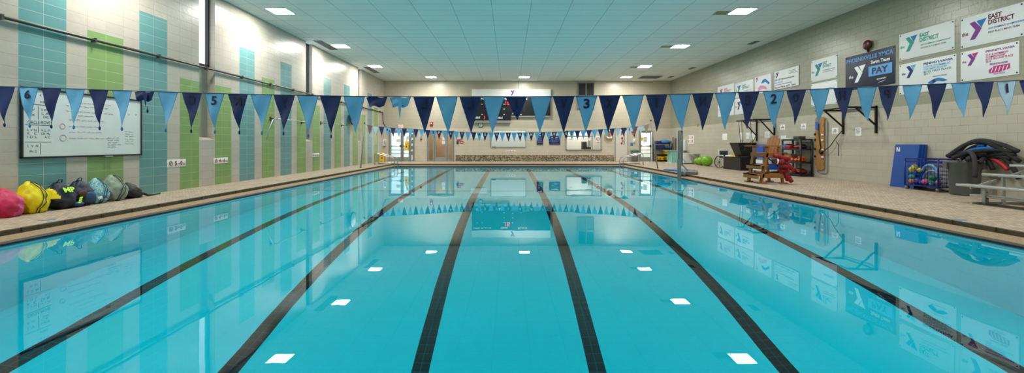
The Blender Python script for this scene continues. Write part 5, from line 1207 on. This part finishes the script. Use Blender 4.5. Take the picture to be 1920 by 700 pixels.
# ---------------------------------------------------------------- ball cart
CB = mat('cart_blue', '#16257a', .4, .3)
x0, x1, y0, y1, zt, zb = 10.40, 10.90, 10.72, 11.62, .80, .12
r = thing('ball_cart', ((x0+x1)/2, (y0+y1)/2, 0), 'blue wire ball cart full of coloured balls, between the blue mat and grey bin', 'cart')
m = MB()
for x in (x0, x1):
    for y in (y0, y1): m.cyl((x, y, zb-.02), (x, y, zt), .018, CB, 8)
for z in (zb, zt, zt-.07): m.tube([(x0, y0, z), (x1, y0, z), (x1, y1, z), (x0, y1, z)], .016, CB, 8, closed=True)
m.build('frame', r)
m = MB()
for (a, b) in (((x0, y0), (x0, y1)), ((x1, y0), (x1, y1)), ((x0, y0), (x1, y0)), ((x0, y1), (x1, y1))):
    L_ = Vector((b[0]-a[0], b[1]-a[1], 0)).length; n = int(L_/.085)
    for i in range(1, n): t = i/n; x = a[0]+(b[0]-a[0])*t; y = a[1]+(b[1]-a[1])*t; m.cyl((x, y, zb), (x, y, zt), .004, CB, 5)
    for k in range(1, 7): z = zb+(zt-zb)*k/7; m.cyl((a[0], a[1], z), (b[0], b[1], z), .004, CB, 5)
m.build('wire_mesh', r)
MB().box((x0, y0, zb-.01), (x1, y1, zb+.01), CB).build('bottom', r)
for x in (x0+.03, x1-.03):
    for y in (y0+.03, y1-.03): MB().cyl((x, y-.02, .05), (x, y+.02, .05), .05, mat('caster_grey', '#6d6a66', .6), 14).build('caster', r)
BC = {'yellow': '#d9cf4a', 'teal': '#3a8f96', 'orange': '#e08a1e', 'pink': '#c4639c', 'green': '#0f7a5a', 'light blue': '#5ea6d8', 'purple': '#3a3a9c', 'mauve': '#a8688c'}
for (px, py, cn, rd, wh) in ((1706, 318, 'yellow', .09, 'top left'), (1714.5, 313.5, 'yellow', .09, 'top, second from the left'), (1724, 319, 'yellow', .07, 'top, third from the left'), (1707.5, 332, 'teal', .085, 'middle left'), (1707.5, 343, 'orange', .085, 'bottom left'),
                         (1735, 341.5, 'pink', .095, 'middle'), (1749, 334, 'green', .095, 'right, upper one'), (1748.5, 343, 'green', .09, 'right, lower one'), (1747.5, 350, 'light blue', .07, 'bottom right'), (1720, 349, 'purple', .1, 'bottom, second from the left'), (1775, 343, 'mauve', .08, 'near end'), (1728, 352, 'purple', .07, 'bottom middle')):
    # the ball sits on the ray a little behind the wire front
    rd *= .8; X = x0+.03+rd; Y = F*X/(px-VX); Y = min(max(Y, y0+rd+.02), y1-rd-.02); z = max(zz(py, Y), zb+.02+rd)
    def bf(d, p, k=px): return p*(1+.03*noise.noise(d*3+Vector((k, 0, 0))))
    o = tag(MB().sphere((X, Y, z), rd, mat('ball_'+cn.replace(' ', '_'), BC[cn], .5), 22, 14, fn=bf).build('play_ball'), '%s ball in the blue wire cart, %s' % (cn, wh), 'ball', 'coloured balls in the wire cart')
LB = mat('ring_blue', '#6aa3c8', .5)
for (c, R_, a0, a1, lab) in (((10.66, 11.15, .28), .22, 0, math.pi, 'light blue foam ring arching through the middle of the cart'), ((10.70, 11.25, .44), .2, .2, 2.9, 'light blue foam ring arching behind the yellow balls')):
    pts = [(c[0], c[1]+R_*math.cos(a0+(a1-a0)*i/20), c[2]+R_*math.sin(a0+(a1-a0)*i/20)) for i in range(21)]
    tag(MB().tube(pts, .03, LB, 10).build('foam_ring'), lab, 'foam ring', 'foam rings in the wire cart')

# ---------------------------------------------------------------- grey bin with foam noodles
c = (10.5, 10.2, 0); GBN = mat('bin_grey', '#565a5c', .55, bump=.1)
r = thing('large_bin', c, 'large round grey bin overflowing with black foam noodles', 'bin')
MB().lathe(c, [(0, 0), (.235, 0), (.25, .03), (.275, .58), (.285, .59), (.288, .72), (.305, .74), (.305, .79), (.285, .79), (.28, .7), (.24, .06), (0, .05)], GBN, 40).build('body', r)
for a in (2.6, -.54): 
    d = Vector((math.cos(a), math.sin(a), 0)); p = Vector(c)+d*.3; m = MB(); u = Vector((-d.y, d.x, 0)); m.box(p-Vector((.05, .05, 0))+Vector((0, 0, .6)), p+Vector((.05, .05, .76)), GBN); m.build('handle', r)
NBL = mat('noodle_black', '#1a1a1d', .8, bump=.2); NGR = mat('noodle_charcoal', '#2c2c30', .8, bump=.2); NBU = mat('noodle_blue', '#0f6fd0', .6); NRD = mat('noodle_red', '#b8232f', .6)
def bez(P, n=18):
    P = [Vector(p) for p in P]; out = []
    for i in range(n+1):
        t = i/n; q = P[:]
        while len(q) > 1: q = [a.lerp(b, t) for a, b in zip(q, q[1:])]
        out.append(q[0])
    return out
def noodle(P, m_, lab, rad=.045):
    o = thing('foam_noodle', P[0], lab, 'foam noodle', 'foam noodles in the grey bin'); pts = bez(P); MB().tube(pts, rad, m_, 14).build('foam', o)
    d = (pts[0]-pts[1]).normalized(); MB().cyl(pts[0]-d*.01, pts[0]+d*.002, rad*.35, BLACK, 10).build('core_hole', o)
def nd(px, py, Y):
    Y = min(Y, 10.8*F/(px-VX)); return (xx(px, Y), Y, zz(py, Y))
noodle([nd(1777, 293, 10.2), nd(1800, 280, 10.3), nd(1835, 235, 10.4), nd(1880, 285, 10.2), nd(1912, 303, 10)], NBL, 'black foam noodle arching highest over the bin, front one')
noodle([nd(1795, 290, 10.5), nd(1820, 250, 10.6), nd(1850, 262, 10.5), nd(1880, 270, 10.3), nd(1909, 284, 10.2)], NGR, 'charcoal foam noodle arching over the top to the right')
noodle([nd(1787, 296, 10.0), nd(1820, 285, 10.1), nd(1850, 278, 10.2), nd(1900, 285, 10.3)], NBL, 'black foam noodle lying level under the blue one')
noodle([nd(1880, 282, 9.7), nd(1860, 278, 9.9), nd(1835, 276, 10.1), nd(1815, 285, 10.3)], NBU, 'bright blue foam noodle pointing to the right')
noodle([nd(1847, 274, 10.3), nd(1840, 272, 10.35), nd(1835, 275, 10.4)], NBU, 'short bright blue noodle end on top of the pile')
noodle([nd(1889, 319, 9.7), nd(1875, 303, 9.8), nd(1855, 290, 10.1), nd(1830, 297, 10.3)], NRD, 'red foam noodle bending down over the right side', .04)
noodle([nd(1828, 333, 9.75), nd(1830, 300, 9.72), nd(1828, 278, 9.9), nd(1805, 287, 10.1)], NGR, 'charcoal foam noodle hooked down over the front of the bin')
noodle([nd(1911, 336, 10), nd(1900, 310, 10), nd(1880, 285, 10.1), nd(1850, 290, 10.2)], NBL, 'black foam noodle drooping to the right of the red one')
noodle([nd(1780, 294, 10.4), nd(1800, 286, 10.4), nd(1830, 283, 10.5), nd(1860, 290, 10.5)], NBL, 'black foam noodle ending low at the left of the pile')
noodle([nd(1903, 291, 9.9), nd(1880, 286, 10), nd(1850, 292, 10.1), nd(1820, 300, 10.2)], NBL, 'black foam noodle under the blue end on the right')
noodle([nd(1907, 284, 10.4), nd(1870, 262, 10.5), nd(1840, 262, 10.6), nd(1800, 292, 10.6)], NBL, 'black foam noodle behind the pile, ending level at the right')
noodle([nd(1814, 300, 9.9), nd(1820, 290, 10), nd(1835, 296, 10.2)], NGR, 'charcoal noodle end facing out of the middle of the bin')
noodle([nd(1838, 305, 9.85), nd(1842, 296, 10), nd(1850, 297, 10.2)], NGR, 'charcoal noodle end beside the hooked one')
noodle([nd(1848, 288, 9.95), nd(1830, 285, 10.0), nd(1800, 298, 10.2)], NGR, 'charcoal foam noodle just below the blue one', .05)
noodle([nd(1862, 318, 10.1), nd(1855, 303, 10.15), nd(1845, 292, 10.3)], NBL, 'black noodle end hanging at the right rim of the bin')
noodle([nd(1895, 298, 10.1), nd(1870, 290, 10.2), nd(1850, 300, 10.3)], NBL, 'black foam noodle tucked behind the red one')

# ---------------------------------------------------------------- bleacher
r = thing('bleacher', (9.6, 7.5, 0), 'low three row aluminium bleacher at the right edge beside the noodle bin', 'bleacher')
L0, L1 = 8.92, 5.9
for (xa, z) in ((9.0, .38), (9.52, .585), (10.08, .765)):
    m = MB(); m.rbox((xa, L1, z-.045), (xa+.25, L0, z), ALU, .008); 
    for k in (.08, .16): m.box((xa+k, L1, z), (xa+k+.006, L0, z+.001), GREY)
    m.build('seat_plank', r)
for (xa, z) in ((9.26, .17), (9.80, .33)): MB().rbox((xa, L1, z-.04), (xa+.24, L0-.02, z), ALU, .008).build('foot_plank', r)
for Y in (8.62, 6.3):
    MB().rbox((9.24, Y-.03, .0), (9.32, Y+.03, .34), ALU, .01).build('leg', r)
    MB().rbox((9.06, Y-.02, .0), (9.10, Y+.02, .34), ALU, .01).build('leg', r) if Y < 7 else None
    MB().rbox((9.60, Y-.02, .0), (9.66, Y+.02, .545), ALU, .01).build('leg', r); MB().rbox((10.14, Y-.03, .0), (10.24, Y+.03, .725), ALU, .01).build('leg', r)
    MB().bar((9.05, Y+.05, .02), (10.35, Y+.05, .02), .04, .04, ALU).build('base_rail', r); MB().bar((9.05, Y+.06, .31), (10.3, Y+.06, .70), .03, .04, ALU).build('cross_rail', r)
    for z in (.12, .24): MB().cyl((9.28, Y-.035, z), (9.28, Y-.031, z), .012, DGREY, 8).build('bolt', r)
